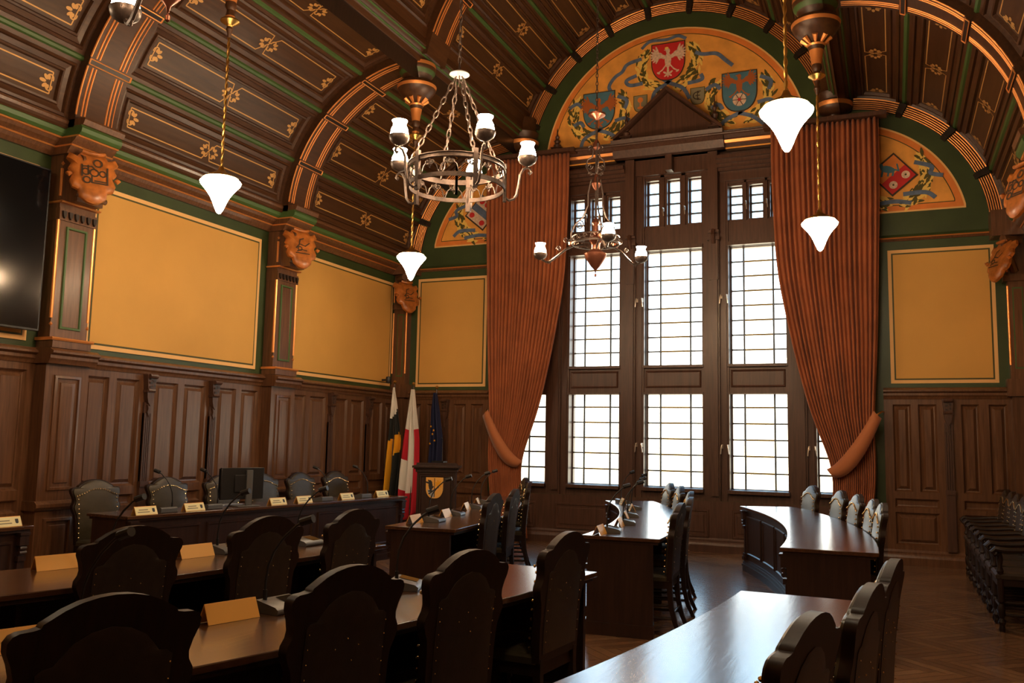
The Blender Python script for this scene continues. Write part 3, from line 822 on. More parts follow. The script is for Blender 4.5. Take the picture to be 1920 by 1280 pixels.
def side_lunette(cx, sg, label):
    root = empty('lunette_painting', (cx + sg * .8, -.001, 4.75)); tag(root, label, 'painting'); org = tuple(root.location)
    b = MB('lun')
    if sg > 0: lunette_ground(b, cx, 4.45, 1.62, 0, 96, 4.735)
    else: lunette_ground(b, cx, 4.45, 1.62, 180, 84, 4.735)
    b.build('painted_ground', root, False, org)
    X = cx + sg * .72
    b = MB('pleaf'); wreath(b, X, 5.26, .40, .40, rnd, h=.011)
    b.build('painted_wreath', root, False, org)
    b = MB('prib'); ribbon(b, [(X + sg * .25, 5.42), (X + sg * .5, 5.34), (X + sg * .42, 5.24), (X + sg * .6, 5.2)]); ribbon(b, [(X + sg * .1, 4.98), (X + sg * .4, 5.0), (X + sg * .5, 4.9)], .06); ribbon(b, [(X - .3, 4.86), (X, 4.9), (X + .2, 4.85)])
    b.build('painted_ribbon', root, False, org)
    c = Vector((X - sg * .02, 5.27)); u = Vector((.30 * sg, .25)); v = Vector((-.27 * sg, .31))
    def Q(a0, a1, b0, b1): return [tuple(c + u * a + v * bb) for a, bb in ((a0, b0), (a1, b0), (a1, b1), (a0, b1))]
    b = MB('porange'); b.prism(Q(-.55, .55, -.56, .56), fnF, .014, .024, 'pdark')
    if sg > 0:
        b.prism(Q(-.5, .5, -.5, 0), fnF, .024, .026, 'pred'); b.prism(Q(-.5, .5, 0, .5), fnF, .024, .026, 'orange')
        for a, bb in ((-.25, -.28), (.28, -.28)):
            p = c + u * a + v * bb; b.ell(fnF, p.x, p.y, .055, .055, 0, .03, 'pwhite', 14); b.ell(fnF, p.x, p.y, .014, .014, 0, .032, 'gline', 8)
        p = c + v * .25
        b.ell(fnF, p.x, p.y, .10, .05, -.3, .03, 'pblue'); b.ell(fnF, p.x - .09, p.y + .06, .035, .03, 0, .03, 'pblue'); b.strip(fnF, [(p.x + .06, p.y), (p.x + .14, p.y - .03), (p.x + .12, p.y + .07)], .02, .03, 'pblue')
        for dx in (-.06, .02, .08): b.strip(fnF, [(p.x + dx, p.y), (p.x + dx - .02, p.y - .1)], .025, .03, 'pblue')
    else:
        b.prism(Q(-.5, .5, -.5, .5), fnF, .024, .026, 'pwhite'); b.prism(Q(-.5, .5, -.14, .14), fnF, .027, .029, 'prib')
        for a, bb in ((-.3, .34), (.3, .34), (-.3, -.34), (.3, -.34), (0, .36)):
            p = c + u * a + v * bb; b.ell(fnF, p.x, p.y, .05, .045, 0, .03, 'pred', 12)
    b.build('painted_shield', root, False, org)
side_lunette(7.1, 1, 'small golden lunette painting with a lozenge shield right of the right curtain')
side_lunette(2.24, -1, 'small golden lunette painting with a lozenge shield behind the left curtain')

# ------------------------------------------------------------------ vaulted ceiling
def arcfn(cx, cz, r, mirror=1):
    def fn(a, y, h):    # a in degrees from wall side, h towards the room
        t = math.radians(180 - a) if mirror > 0 else math.radians(a)
        rr = r - h
        return (cx + rr * math.cos(t), y, cz + rr * math.sin(t))
    return fn
CP = [(0, 0), (.045, 0), (.05, .02), (.075, .03), (.085, .0), (.135, -.01), (.145, .012), (.165, .015), (.175, -.022), (.178, -.022)]
CM = ['ceil'] * 8 + ['ceilp']
def coffer(b, fn, a0, a1, y0, y1, r):
    k = math.degrees(1 / r)   # metres -> degrees
    f2 = lambda s, y, h: fn(a0 + s * k, y, h)
    L = (a1 - a0) / k
    b.nested(f2, 0, L, y0, y1, CP, CM, na=4, nb=1, mcap='ceilp')
    e = .215; A0, A1, Y0, Y1 = e, L - e, y0 + e + .02, y1 - e - .02
    if A1 - A0 < .1: return
    H = -.019; w = .013; P = lambda *q: [(s, y) for s, y in q]
    D = Y1 - Y0; S = A1 - A0; ym = (Y0 + Y1) / 2; d = .055
    b.strip(f2, P((A0, Y0), (A0, ym - d * 1.8), (A0 + S * .5, ym - d * .2), (A1, ym + d * 1.8), (A1, Y1)), w, H, 'gold', sub=.12)
    b.strip(f2, P((A1, Y0), (A1, ym - d * .6), (A0, ym + d * .6), (A0, Y1)), w, H, 'gold', sub=.12)
    b.strip(f2, P((A0, Y0), (A1, Y0)), w, H, 'gold', sub=.1); b.strip(f2, P((A0, Y1), (A1, Y1)), w, H, 'gold', sub=.1)
    sm = (A0 + A1) / 2
    for yy, sg in ((Y0, 1), (Y1, -1), (ym - .035, -1), (ym + .035, 1)):
        q = 1.2 if yy in (Y0, Y1) else 1.08
        for ang, l in ((0, .075), (42, .064), (-42, .064), (75, .05), (-75, .05)):
            t = math.radians(ang)
            b.ell(f2, sm + q * l * math.sin(t) * .8, yy + sg * (q * l * math.cos(t) * .8 + .02), .012 * q * 1.3, l * .42 * q, -t * sg, H + .001, 'gold', 8)
        for s2 in (-1, 1):
            C = [(sm + s2 * q * (.035 + .03 * math.cos(g)), yy + sg * q * (.035 + .03 * math.sin(g) - .02)) for g in [math.radians(z) for z in range(-120, 150, 30)]]
            b.strip(f2, C, .014, H + .0012, 'gold')
SB = [2.5, 22.5, 44, 65.5, 86.5]
CB = [18 + 16 * i for i in range(10)]
def ceiling():
    b = MB('ceil')
    spans = [(RIBS[0] + RW, 0.0)] + [(RIBS[i + 1] + RW, RIBS[i] - RW) for i in range(3)] + [(YB, RIBS[3] - RW)]
    for y0, y1 in spans:
        if y0 < -11: pass
        for mir, cx in ((1, XL), (-1, W - XL)):
            fn = arcfn(cx, ZL, RL, mir)
            for i in range(4):
                coffer(b, fn, SB[i] + .8, SB[i + 1] - .8, y0, y1, RL)
        fc = arcfn(XC, ZC, RC, 1)
        for i in range(9): coffer(b, fc, CB[i] + .6, CB[i + 1] - .6, y0, y1, RC)
        # green lines between rows
        for mir, cx in ((1, XL), (-1, W - XL)):
            fn = arcfn(cx, ZL, RL, mir)
            for i, a in enumerate(SB):
                g = .8
                b.add([fn(a - g - .1, y0, .0), fn(a - g * .5, y0, .02), fn(a + g * .5, y0, .02), fn(a + g + .1, y0, .0), fn(a - g - .1, y1, .0), fn(a - g * .5, y1, .02), fn(a + g * .5, y1, .02), fn(a + g + .1, y1, .0)], [(0, 1, 5, 4), (1, 2, 6, 5), (2, 3, 7, 6)], 'green2' if 0 < i < 4 else 'ceil')
        for i, a in enumerate(CB):
            g = .6
            b.add([fc(a - g - .1, y0, .0), fc(a - g * .5, y0, .02), fc(a + g * .5, y0, .02), fc(a + g + .1, y0, .0), fc(a - g - .1, y1, .0), fc(a - g * .5, y1, .02), fc(a + g * .5, y1, .02), fc(a + g + .1, y1, .0)], [(0, 1, 5, 4), (1, 2, 6, 5), (2, 3, 7, 6)], 'green2')
    # closing shell above
    n = 30
    for mir, cx in ((1, XL), (-1, W - XL)):
        fn = arcfn(cx, ZL, RL + .04, mir)
        v = []
        for i in range(n + 1): v += [fn(4.3 + 88 * i / n, YB, 0), fn(4.3 + 88 * i / n, 0.6, 0)]
        b.add(v, [(2 * i, 2 * i + 1, 2 * i + 3, 2 * i + 2) for i in range(n)], 'dark')
    fc = arcfn(XC, ZC, RC + .04, 1); v = []
    for i in range(n + 1): v += [fc(5 + 170 * i / n, YB, 0), fc(5 + 170 * i / n, .6, 0)]
    b.add(v, [(2 * i, 2 * i + 1, 2 * i + 3, 2 * i + 2) for i in range(n)], 'dark')
    # strip from cornice to wall
    struct(b.build('ceiling', smooth=False))
ceiling()

def beam(cx, sg):   # longitudinal beam where side vault meets the centre vault
    b = MB('ceil')
    P = [(-.16, 6.62), (-.20, 6.50), (-.17, 6.44), (-.10, 6.40), (-.08, 6.34), (.02, 6.34), (.04, 6.40), (.10, 6.44), (.14, 6.50), (.13, 6.60), (.16, 6.74), (.05, 6.8)]
    fn = lambda a, z, h: (cx + sg * a, h, z)
    b.prism(P, fn, YB, 0, 'ceil')
    for a, z in ((-.14, 6.415), (.07, 6.415), (-.185, 6.47), (.125, 6.47)):
        b.tube([(cx + sg * a, YB, z), (cx + sg * a, 0, z)], .014, 6, 'green2')
    struct(b.build(trimname(), smooth=False))
beam(XL, 1); beam(W - XL, -1)

def ribs(y):
    b = MB('ceil')
    y0, y1 = y - RW, y + RW
    def band(fn, a0, a1, n, d, r):
        v = []
        for i in range(n + 1):
            a = a0 + (a1 - a0) * i / n
            v += [fn(a, y0, -.03), fn(a, y0, d), fn(a, y1, d), fn(a, y1, -.03)]
        b.add(v, [q for i in range(n) for q in ((4 * i, 4 * i + 1, 4 * i + 5, 4 * i + 4), (4 * i + 1, 4 * i + 2, 4 * i + 6, 4 * i + 5), (4 * i + 2, 4 * i + 3, 4 * i + 7, 4 * i + 6))], 'ceil')
        return
    def beads(fn, a0, a1, r, d):
        k = math.degrees(1 / r); g = .05 * k
        A = [a0 + g + (a1 - a0 - 2 * g) * i / 6 for i in range(7)]
        for yy, rad in ((y0 + .003, .010), (y0 + .065, .009), (y0 + .105, .009), (y1 - .145, .009), (y1 - .105, .009), (y1 - .06, .005)):
            b.tube([fn(a, yy, d + .001) for a in A], rad, 6, 'bead')
    def cross(fn, a, r, d):
        k = math.degrees(1 / r); e = .028 * k
        b.nested(lambda s, yy, h: fn(s, yy, d + h), a - e, a + e, y0 - .008, y1 + .008, [(0, -.05), (.0, .02), (.012 * 1, .02)], ['ceil', 'bead', 'dark'], mcap='dark')
        v = []
        for s2 in (-1, 1):
            b.tube([fn(a + s2 * e, y0 - .008, d + .02), fn(a + s2 * e, y1 + .008, d + .02)], .007, 5, 'bead')
        for yy in (y0 - .008, y1 + .008): b.tube([fn(a - e, yy, d + .02), fn(a + e, yy, d + .02)], .007, 5, 'bead')
    for mir, cx in ((1, XL), (-1, W - XL)):
        fn = arcfn(cx, ZL, RL, mir)
        band(fn, 2, 90, 24, .10, RL)
        for i in range(4): beads(fn, SB[i] + (2 if i == 0 else 0), SB[i + 1], RL, .10)
        for a in SB[1:-1]: cross(fn, a, RL, .10)
    fc = arcfn(XC, ZC, RC, 1)
    band(fc, 12, 168, 44, .10, RC)
    for i in range(9): beads(fc, CB[i], CB[i + 1], RC, .10)
    for a in CB[1:-1]: cross(fc, a, RC, .10)
    struct(b.build(trimname(), smooth=True))
for y in RIBS: ribs(y)

def wall_arch():     # reeded moulding where the vault meets the far wall
    b = MB('ceil')
    def seg(fn, a0, a1, r, g):
        A = [a0 + g + (a1 - a0 - 2 * g) * i / 6 for i in range(7)]
        for k in range(5): b.tube([fn(a, -.036, .03 + .028 * k) for a in A], .0062, 6, 'bead')
        v = []
        for a in A: v += [fn(a, -.035, .0), fn(a, -.035, .15), fn(a, 0, .15)]
        b.add(v, [q for i in range(6) for q in ((3 * i, 3 * i + 1, 3 * i + 4, 3 * i + 3), (3 * i + 1, 3 * i + 2, 3 * i + 5, 3 * i + 4))], 'ceil')
        b.tube([fn(a, -.05, .0) for a in A], .010, 6, 'bead')
    for mir, cx in ((1, XL), (-1, W - XL)):
        fn = arcfn(cx, ZL, RL - .03, mir)
        for i in range(4): seg(fn, SB[i], SB[i + 1], RL, 1.6)
        for a in SB[1:]:
            b.add([fn(a - 1.4, -.09, .0), fn(a + 1.4, -.09, .0), fn(a + 1.2, -.09, .14), fn(a - 1.2, -.09, .14), fn(a - 1.4, 0, .0), fn(a + 1.4, 0, .0), fn(a + 1.2, 0, .18), fn(a - 1.2, 0, .18)], [(0, 1, 2, 3), (0, 3, 7, 4), (1, 2, 6, 5), (3, 2, 6, 7)], 'dark')
    fc = arcfn(XC, ZC, RC - .03, 1)
    for i in range(9): seg(fc, CB[i], CB[i + 1], RC, 1.3)
    for a in CB:
        b.add([fc(a - 1.1, -.09, .0), fc(a + 1.1, -.09, .0), fc(a + .9, -.09, .14), fc(a - .9, -.09, .14), fc(a - 1.1, 0, .0), fc(a + 1.1, 0, .0), fc(a + .9, 0, .18), fc(a - .9, 0, .18)], [(0, 1, 2, 3), (0, 3, 7, 4), (1, 2, 6, 5), (3, 2, 6, 7)], 'dark')
    struct(b.build(trimname()))
wall_arch()
# half bosses at the far wall
for x in (XL + .08, W - XL - .08):
    b = MB('ceil')
    b.lathe([(.001, -.42), (.05, -.4), (.08, -.34), (.10, -.25), (.2, -.2), (.24, -.14), (.25, -.08), (.19, -.04), (.22, 0), (.24, .06), (.2, .12), (.2, .3)], (x, -.1, 6.42), 24, mis=['ceil'] * 5 + ['bead'] + ['ceil'] * 5)
    struct(b.build(trimname()))

# ------------------------------------------------------------------ turned bosses and pendant lamps
def boss_and_lamp(x, y, zc, zl, lab):
    b = MB('ceil')
    prof = [(.001, -1.02), (.015, -1.0), (.02, -.97), (.035, -.93), (.02, -.89), (.03, -.84), (.045, -.80), (.035, -.74), (.055, -.70), (.05, -.66), (.075, -.5), (.09, -.46), (.10, -.44), (.07, -.42), (.12, -.38), (.19, -.33), (.23, -.28), (.25, -.24), (.26, -.20), (.24, -.16), (.16, -.13), (.17, -.10), (.20, -.06), (.235, -.01), (.245, .04), (.24, .09), (.19, .12), (.18, .3)]
    mis = ['ceil'] * 27
    for k in (5, 9, 11, 17, 24): mis[k] = 'bead'
    mis[22] = 'green2'
    b.lathe(prof, (x, y, 6.28), 28, mis=mis)
    for k in range(8):
        a = k * PI / 4; b.tube([(x + .07 * math.cos(a), y + .07 * math.sin(a), 5.84), (x + .15 * math.cos(a), y + .15 * math.sin(a), 5.915)], .012, 6, 'bead', r2=.03)
    struct(b.build(trimname()))
    root = empty('pendant_lamp', (x, y, zl)); tag(root, lab, 'lamp', 'cone shaped pendant lamps')
    c = MB('brass'); zt = zc - zl
    c.lathe([(.001, .03), (.03, .02), (.085, .005), (.09, -.01), (.06, -.03), (.03, -.05), (.015, -.09), (.001, -.1)], (0, 0, zt), 20); kid(root, c.build('ceiling_rose', root))
    c = MB('brass')
    n = 60
    for ph in (0, PI):
        c.tube([(.008 * math.cos(ph + i * .9), .008 * math.sin(ph + i * .9), .42 + (zt - .5) * i / n) for i in range(n + 1)], .008, 5)
    kid(root, c.build('cord', root))
    c = MB('brass'); c.lathe([(.001, .46), (.02, .45), (.03, .42), (.05, .40), (.11, .37), (.15, .345), (.16, .335), (.001, .335)], n=28); kid(root, c.build('cap', root))
    c = MB('pend'); c.lathe([(.12, .334), (.165, .325), (.187, .302), (.180, .280), (.150, .245), (.117, .205), (.088, .16), (.065, .112), (.047, .066), (.030, .026), (.016, .006), (.001, 0)], n=32); kid(root, c.build('glass_shade', root))
boss_and_lamp(2.10, RIBS[0], 5.43, 3.52, 'lit cone pendant lamp hanging in front of the far left corner')
boss_and_lamp(7.05, RIBS[0], 5.50, 3.565, 'smaller lit cone pendant lamp hanging in front of the right curtain')
boss_and_lamp(1.99, RIBS[1], 5.44, 3.555, 'lit cone pendant lamp hanging before the large left ochre panel')
boss_and_lamp(7.07, RIBS[1], 5.44, 3.57, 'largest lit cone pendant lamp at the upper right')
boss_and_lamp(1.99, RIBS[2], 5.44, 3.56, 'cone pendant lamp beside the television, left of the picture')
boss_and_lamp(7.07, RIBS[2], 5.44, 3.56, 'cone pendant lamp nearest the camera above the picture')

# ------------------------------------------------------------------ chandeliers
def spiral(cx, cz, r, a0, turns, n=14): return [(cx + r * (1 - t * .8) * math.cos(a0 + turns * 2 * PI * t), cz + r * (1 - t * .8) * math.sin(a0 + turns * 2 * PI * t)) for t in [i / n for i in range(n + 1)]]
def links(b, p, q, n, r, w, mi='iron'):
    p, q = Vector(p), Vector(q); d = (q - p); L = d.length / n; d.normalize()
    u = d.cross(Vector((0, 0, 1)))
    if u.length < .1: u = Vector((1, 0, 0))
    u.normalize(); v = d.cross(u)
    for i in range(n):
        c = p + d * (L * (i + .5)); s = u if i % 2 else v
        b.tube([c + d * (L * .62 * math.cos(t)) + s * (w * math.sin(t)) for t in [k * PI / 4 for k in range(8)]], r, 5, mi, closed=True)
SHP = [(.045, 0), (.062, .012), (.072, .04), (.066, .075), (.052, .105), (.05, .12), (.058, .138), (.062, .146), (.05, .140), (.001, .135)]
def add_shade(root, x, y, z, s=1.0):
    c = MB('iron'); c.lathe([(.001, -.05), (.02, -.045), (.045, -.035), (.07, -.015), (.08, .01), (.082, .03), (.076, .03), (.07, .0), (.001, .0)], n=18)
    o = c.build('lamp_cup', root); o.location = (x, y, z)
    c = MB('shade'); c.lathe([(r * s, h * s) for r, h in SHP], n=20)
    o = c.build('lamp_shade', root); o.location = (x, y, z + .005)
def ring_chandelier(loc, ph, ztop, lab, grp=None):
    root = empty('ring_chandelier', loc); tag(root, lab, 'chandelier', grp)
    R = .39
    b = MB('iron')
    for z, h in ((0, .035), (.16, .045)):
        v = []; n = 56
        for i in range(n):
            a = 2 * PI * i / n
            for rr, zz in ((R, z - h / 2), (R + .012, z - h / 2), (R + .012, z + h / 2), (R, z + h / 2)): v.append((rr * math.cos(a), rr * math.sin(a), zz))
        b.add(v, [(4 * i + k, 4 * i + (k + 1) % 4, 4 * ((i + 1) % n) + (k + 1) % 4, 4 * ((i + 1) % n) + k) for i in range(n) for k in range(4)])
        if z: 
            for zz in (z - .018, z + .018): b.tube([((R + .014) * math.cos(2 * PI * i / 60), (R + .014) * math.sin(2 * PI * i / 60), zz) for i in range(60)], .007, 5, closed=True)
    kid(root, b.build('hoop', root))
    b = MB('iron')
    for i in range(15):
        a0 = 2 * PI * i / 15
        for sg in (-1, 1):
            P = [(t, zz) for t, zz in spiral(0, .11, .035, PI / 2, 1.1, 10)]
            pts = [((R + .006) * math.cos(a0 + sg * (.055 + q / R)), (R + .006) * math.sin(a0 + sg * (.055 + q / R)), zz) for q, zz in P]
            b.tube(pts, .006, 5)
        b.tube([((R + .006) * math.cos(a0 + t), (R + .006) * math.sin(a0 + t), z) for t, z in ((-.2, .02), (-.15, .08), (-.06, .11), (0, .06), (.06, .11), (.15, .08), (.2, .02))], .005, 5)
    kid(root, b.build('scrollwork', root))
    for k in range(5):
        a = ph + k * 2 * PI / 5; ca, sa = math.cos(a), math.sin(a)
        b = MB('iron')
        prof = [(R, .12), (R + .005, .0), (R + .015, -.06), (R + .05, -.085), (R + .09, -.07), (R + .115, -.03), (R + .13, .05), (R + .14, .14), (R + .165, .19), (R + .20, .205), (R + .225, .19), (R + .235, .165), (R + .22, .15), (R + .21, .165)]
        b.tube([(r * ca, r * sa, z) for r, z in prof], .011, 7)
        b.box(-.008, .008, -.008, .008, -.06, .2)
        b.T = Matrix.Translation(((R + .01) * ca, (R + .01) * sa, .06)) @ Matrix.Rotation(a, 4, 'Z')
        b.box(-.01, .014, -.02, .02, -.16, .16)
        b.T = None
        arm = b.build('lamp_arm', root); kid(root, arm)
        add_shade(arm, (R + .20) * ca, (R + .20) * sa, .265)
    zd = ztop[0] - loc[2]
    b = MB('iron')
    for k in range(4):
        a = ph + .3 + k * PI / 2; links(b, (R * math.cos(a), R * math.sin(a), .18), (.03 * math.cos(a), .03 * math.sin(a), zd - .03), 12, .006, .016)
    links(b, (0, 0, zd + .03), (0, 0, ztop[1] - loc[2]), 60, .005, .013)
    kid(root, b.build('chain', root))
    b = MB('silver'); b.lathe([(.001, .03), (.03, .025), (.08, .0), (.085, -.01), (.05, -.025), (.02, -.04), (.001, -.045)], (0, 0, zd), 24); kid(root, b.build('canopy', root))
ring_chandelier((4.43, -6.62, 3.585), math.radians(30), (4.57, 8.3), 'large iron hoop chandelier with five lit tulip shades left of centre')

def scroll_chandelier(L, lab, angs):
    root = empty('scroll_chandelier', L); tag(root, lab, 'chandelier')
    b = MB('copper')
    b.lathe([(.001, -.30), (.012, -.29), (.014, -.27), (.001, -.255), (.006, -.25), (.012, -.22), (.05, -.18), (.09, -.12), (.12, -.07), (.13, -.03), (.10, -.01), (.05, .02), (.05, .08), (.075, .12), (.07, .17), (.035, .20), (.03, .30), (.05, .33), (.03, .37), (.012, .40)], n=24)
    b.lathe([(.012, .72), (.04, .76), (.055, .80), (.03, .84), (.02, .90), (.012, .92)], n=18); b.lathe([(.012, 1.20), (.04, 1.23), (.045, 1.27), (.02, 1.32), (.008, 1.33)], n=18)
    b.lathe([(.01, 1.56), (.03, 1.58), (.10, 1.62), (.105, 1.64), (.03, 1.65), (.01, 1.66)], n=18)
    kid(root, b.build('stem_bowl', root))
    b = MB('iron'); b.tube([(0, 0, .3), (0, 0, 1.64)], .014, 8); links(b, (0, 0, 1.64), (0, 0, 8.3 - L[2]), 60, .005, .013); kid(root, b.build('stem', root))
    b = MB('iron')
    n = 48; b.tube([(.27 * math.cos(2 * PI * i / n), .27 * math.sin(2 * PI * i / n), .09) for i in range(n)], .014, 6, closed=True)
    for i in range(18):
        a = 2 * PI * i / 18; P = spiral(0, .13, .032, 0, 1.1, 9)
        b.tube([(.27 * math.cos(a + q / .27), .27 * math.sin(a + q / .27), z) for q, z in P], .005, 5)
    b.tube([(.27 * math.cos(2 * PI * i / n), .27 * math.sin(2 * PI * i / n), .165) for i in range(n)], .007, 5, closed=True)
    kid(root, b.build('hoop', root))
    for k, a in enumerate(math.radians(q) for q in angs):
        ca, sa = math.cos(a), math.sin(a)
        b = MB('iron')
        P = lambda pts, r=.010: b.tube([(q * ca, q * sa, z) for q, z in pts], r, 6)
        P([(.04, .02), (.15, .09), (.27, .09), (.38, .05), (.48, -.02), (.56, -.07), (.62, -.08), (.67, -.05), (.68, .0)], .014)
        P([(.62, -.08), (.58, -.1), (.56, -.07), (.58, -.05)], .008)
        P([(.06, .86), (.10, .70), (.10, .55), (.16, .42), (.26, .34), (.31, .24), (.30, .12)], .009)
        P(spiral(.20, .33, .055, PI / 2, 1.4), .007); P(spiral(.16, .16, .045, 0, 1.3), .007)
        P(spiral(.37, .17, .04, PI, 1.3), .006); P(spiral(.46, .07, .035, 0, 1.3), .006)
        P([(.02, .92), (.09, .95), (.13, 1.02), (.11, 1.10), (.05, 1.13), (.04, 1.2), (.07, 1.27), (.10, 1.25), (.09, 1.22)], .008)
        P(spiral(.08, 1.02, .04, PI, 1.2), .006); P(spiral(.07, .93, .03, 0, 1.1), .006)
        b.lathe([(.001, -.03), (.035, 0), (.04, .03), (.001, .05)], (.30 * ca, .30 * sa, .10), 10, 'copper')
        arm = b.build('scroll_arm', root)
        add_shade(arm, .70 * ca, .70 * sa, .0, 1.0)
scroll_chandelier((4.61, -3.42, 3.70), 'smaller wrought iron scroll chandelier with copper bowls in front of the window', (177, -61, 57))
scroll_chandelier((4.66, -10.05, 3.70), 'wrought iron chandelier mostly above the picture, one lit arm at the top left edge', (153, 273, 33))

# ------------------------------------------------------------------ curtains
def lerp(tab, z):
    if z >= tab[0][0]: return tab[0][1]
    for (z0, a), (z1, c) in zip(tab, tab[1:]):
        if z >= z1:
            t = (z0 - z) / (z0 - z1); return a + (c - a) * t
    return tab[-1][1]
def smoothtab(tab, z, w=.12): return sum(lerp(tab, z + d * w) for d in (-2, -1, 0, 1, 2)) / 5
def curtain(sg, lab):
    m = (lambda x: x) if sg > 0 else (lambda x: W - x)
    outer = [(6.02, 1.72), (5, 1.73), (3.1, 1.80), (2.1, 1.86), (1.8, 1.88), (1.2, 1.86), (.03, 1.98)]
    inner = [(6.02, 3.15), (5.3, 3.15), (4.46, 3.12), (3.9, 3.08), (3.38, 2.99), (2.8, 2.88), (2.2, 2.74), (1.8, 2.62), (1.5, 2.50), (1.3, 2.43), (1.1, 2.39), (.8, 2.42), (.03, 2.55)]
    root = empty('curtain', (m(2.4), -.3, 0)); tag(root, lab, 'curtain', 'rust velvet curtains beside the window')
    nz, nu = 60, 150; v = []; f = []
    rr = random.Random(11); ph = [rr.uniform(-.5, .5) for _ in range(40)]
    for j in range(nz + 1):
        z = 6.02 - 5.97 * j / nz
        o_, i_ = smoothtab(outer, z), smoothtab(inner, z)
        sq = (i_ - o_) / 1.43
        for i in range(nu + 1):
            u = i / nu
            ang = u * 2 * PI * 21 + .5 * math.sin(u * 9 + z * .5)
            amp = .038 + .018 * math.sin(u * 31)
            y = -.28 + amp * math.sin(ang) + .05 * (1 - sq) * math.sin(u * PI * 2.5)
            x = o_ + (i_ - o_) * u + .006 * math.cos(ang)
            v.append((m(x), y, z))
    for j in range(nz):
        for i in range(nu):
            a = j * (nu + 1) + i; f.append((a, a + 1, a + nu + 2, a + nu + 1))
    b = MB('curtain'); b.add(v, f); o = b.build('drape', root, origin=tuple(root.location), sharp=180)
    sm = o.modifiers.new('thickness', 'SOLIDIFY'); sm.thickness = .004
    # tieback band wraps round the gathered cloth
    b = MB('tie'); n = 22; vv = []
    for k in range(n + 1):
        t = k / n
        x = 1.84 + .60 * t; z = 1.95 - .78 * (1 - (1 - t) ** 1.7)
        y = -.36 - .05 * math.sin(t * PI)
        wd = .05 + .055 * math.sin(t * PI)
        vv += [(m(x + .04), y, z + wd), (m(x), y - .02, z), (m(x - .05), y, z - wd)]
    b.add(vv, [q for k in range(n) for q in ((3 * k, 3 * k + 1, 3 * k + 4, 3 * k + 3), (3 * k + 1, 3 * k + 2, 3 * k + 5, 3 * k + 4))])
    b.tube([(m(1.84), -.36, 1.95), (m(1.78), -.2, 2.0), (m(1.76), -.02, 2.0)], .012, 6, 'brass')
    
    o = b.build('tieback', root, origin=tuple(root.location), sharp=180)
    sm = o.modifiers.new('thickness', 'SOLIDIFY'); sm.thickness = .012
curtain(1, 'long rust velvet curtain tied back at the left of the window'); curtain(-1, 'long rust velvet curtain tied back at the right of the window')
b = MB('winw'); b.box(1.62, 3.25, -.36, -.18, 6.03, 6.09); b.box(W - 3.25, W - 1.62, -.36, -.18, 6.03, 6.09)
b.tube([(1.6, -.26, 6.06), (W - 1.6, -.26, 6.06)], .02, 10)
for x in (1.75, 3.1, W - 3.1, W - 1.75): b.box(x - .02, x + .02, -.26, -.07, 6.04, 6.08)
tag(b.build('curtain_rail', smooth=False, origin=(4.68, -.26, 6.03)), 'dark curtain rail under the painted lunette carrying both rust curtains', 'curtain rail')

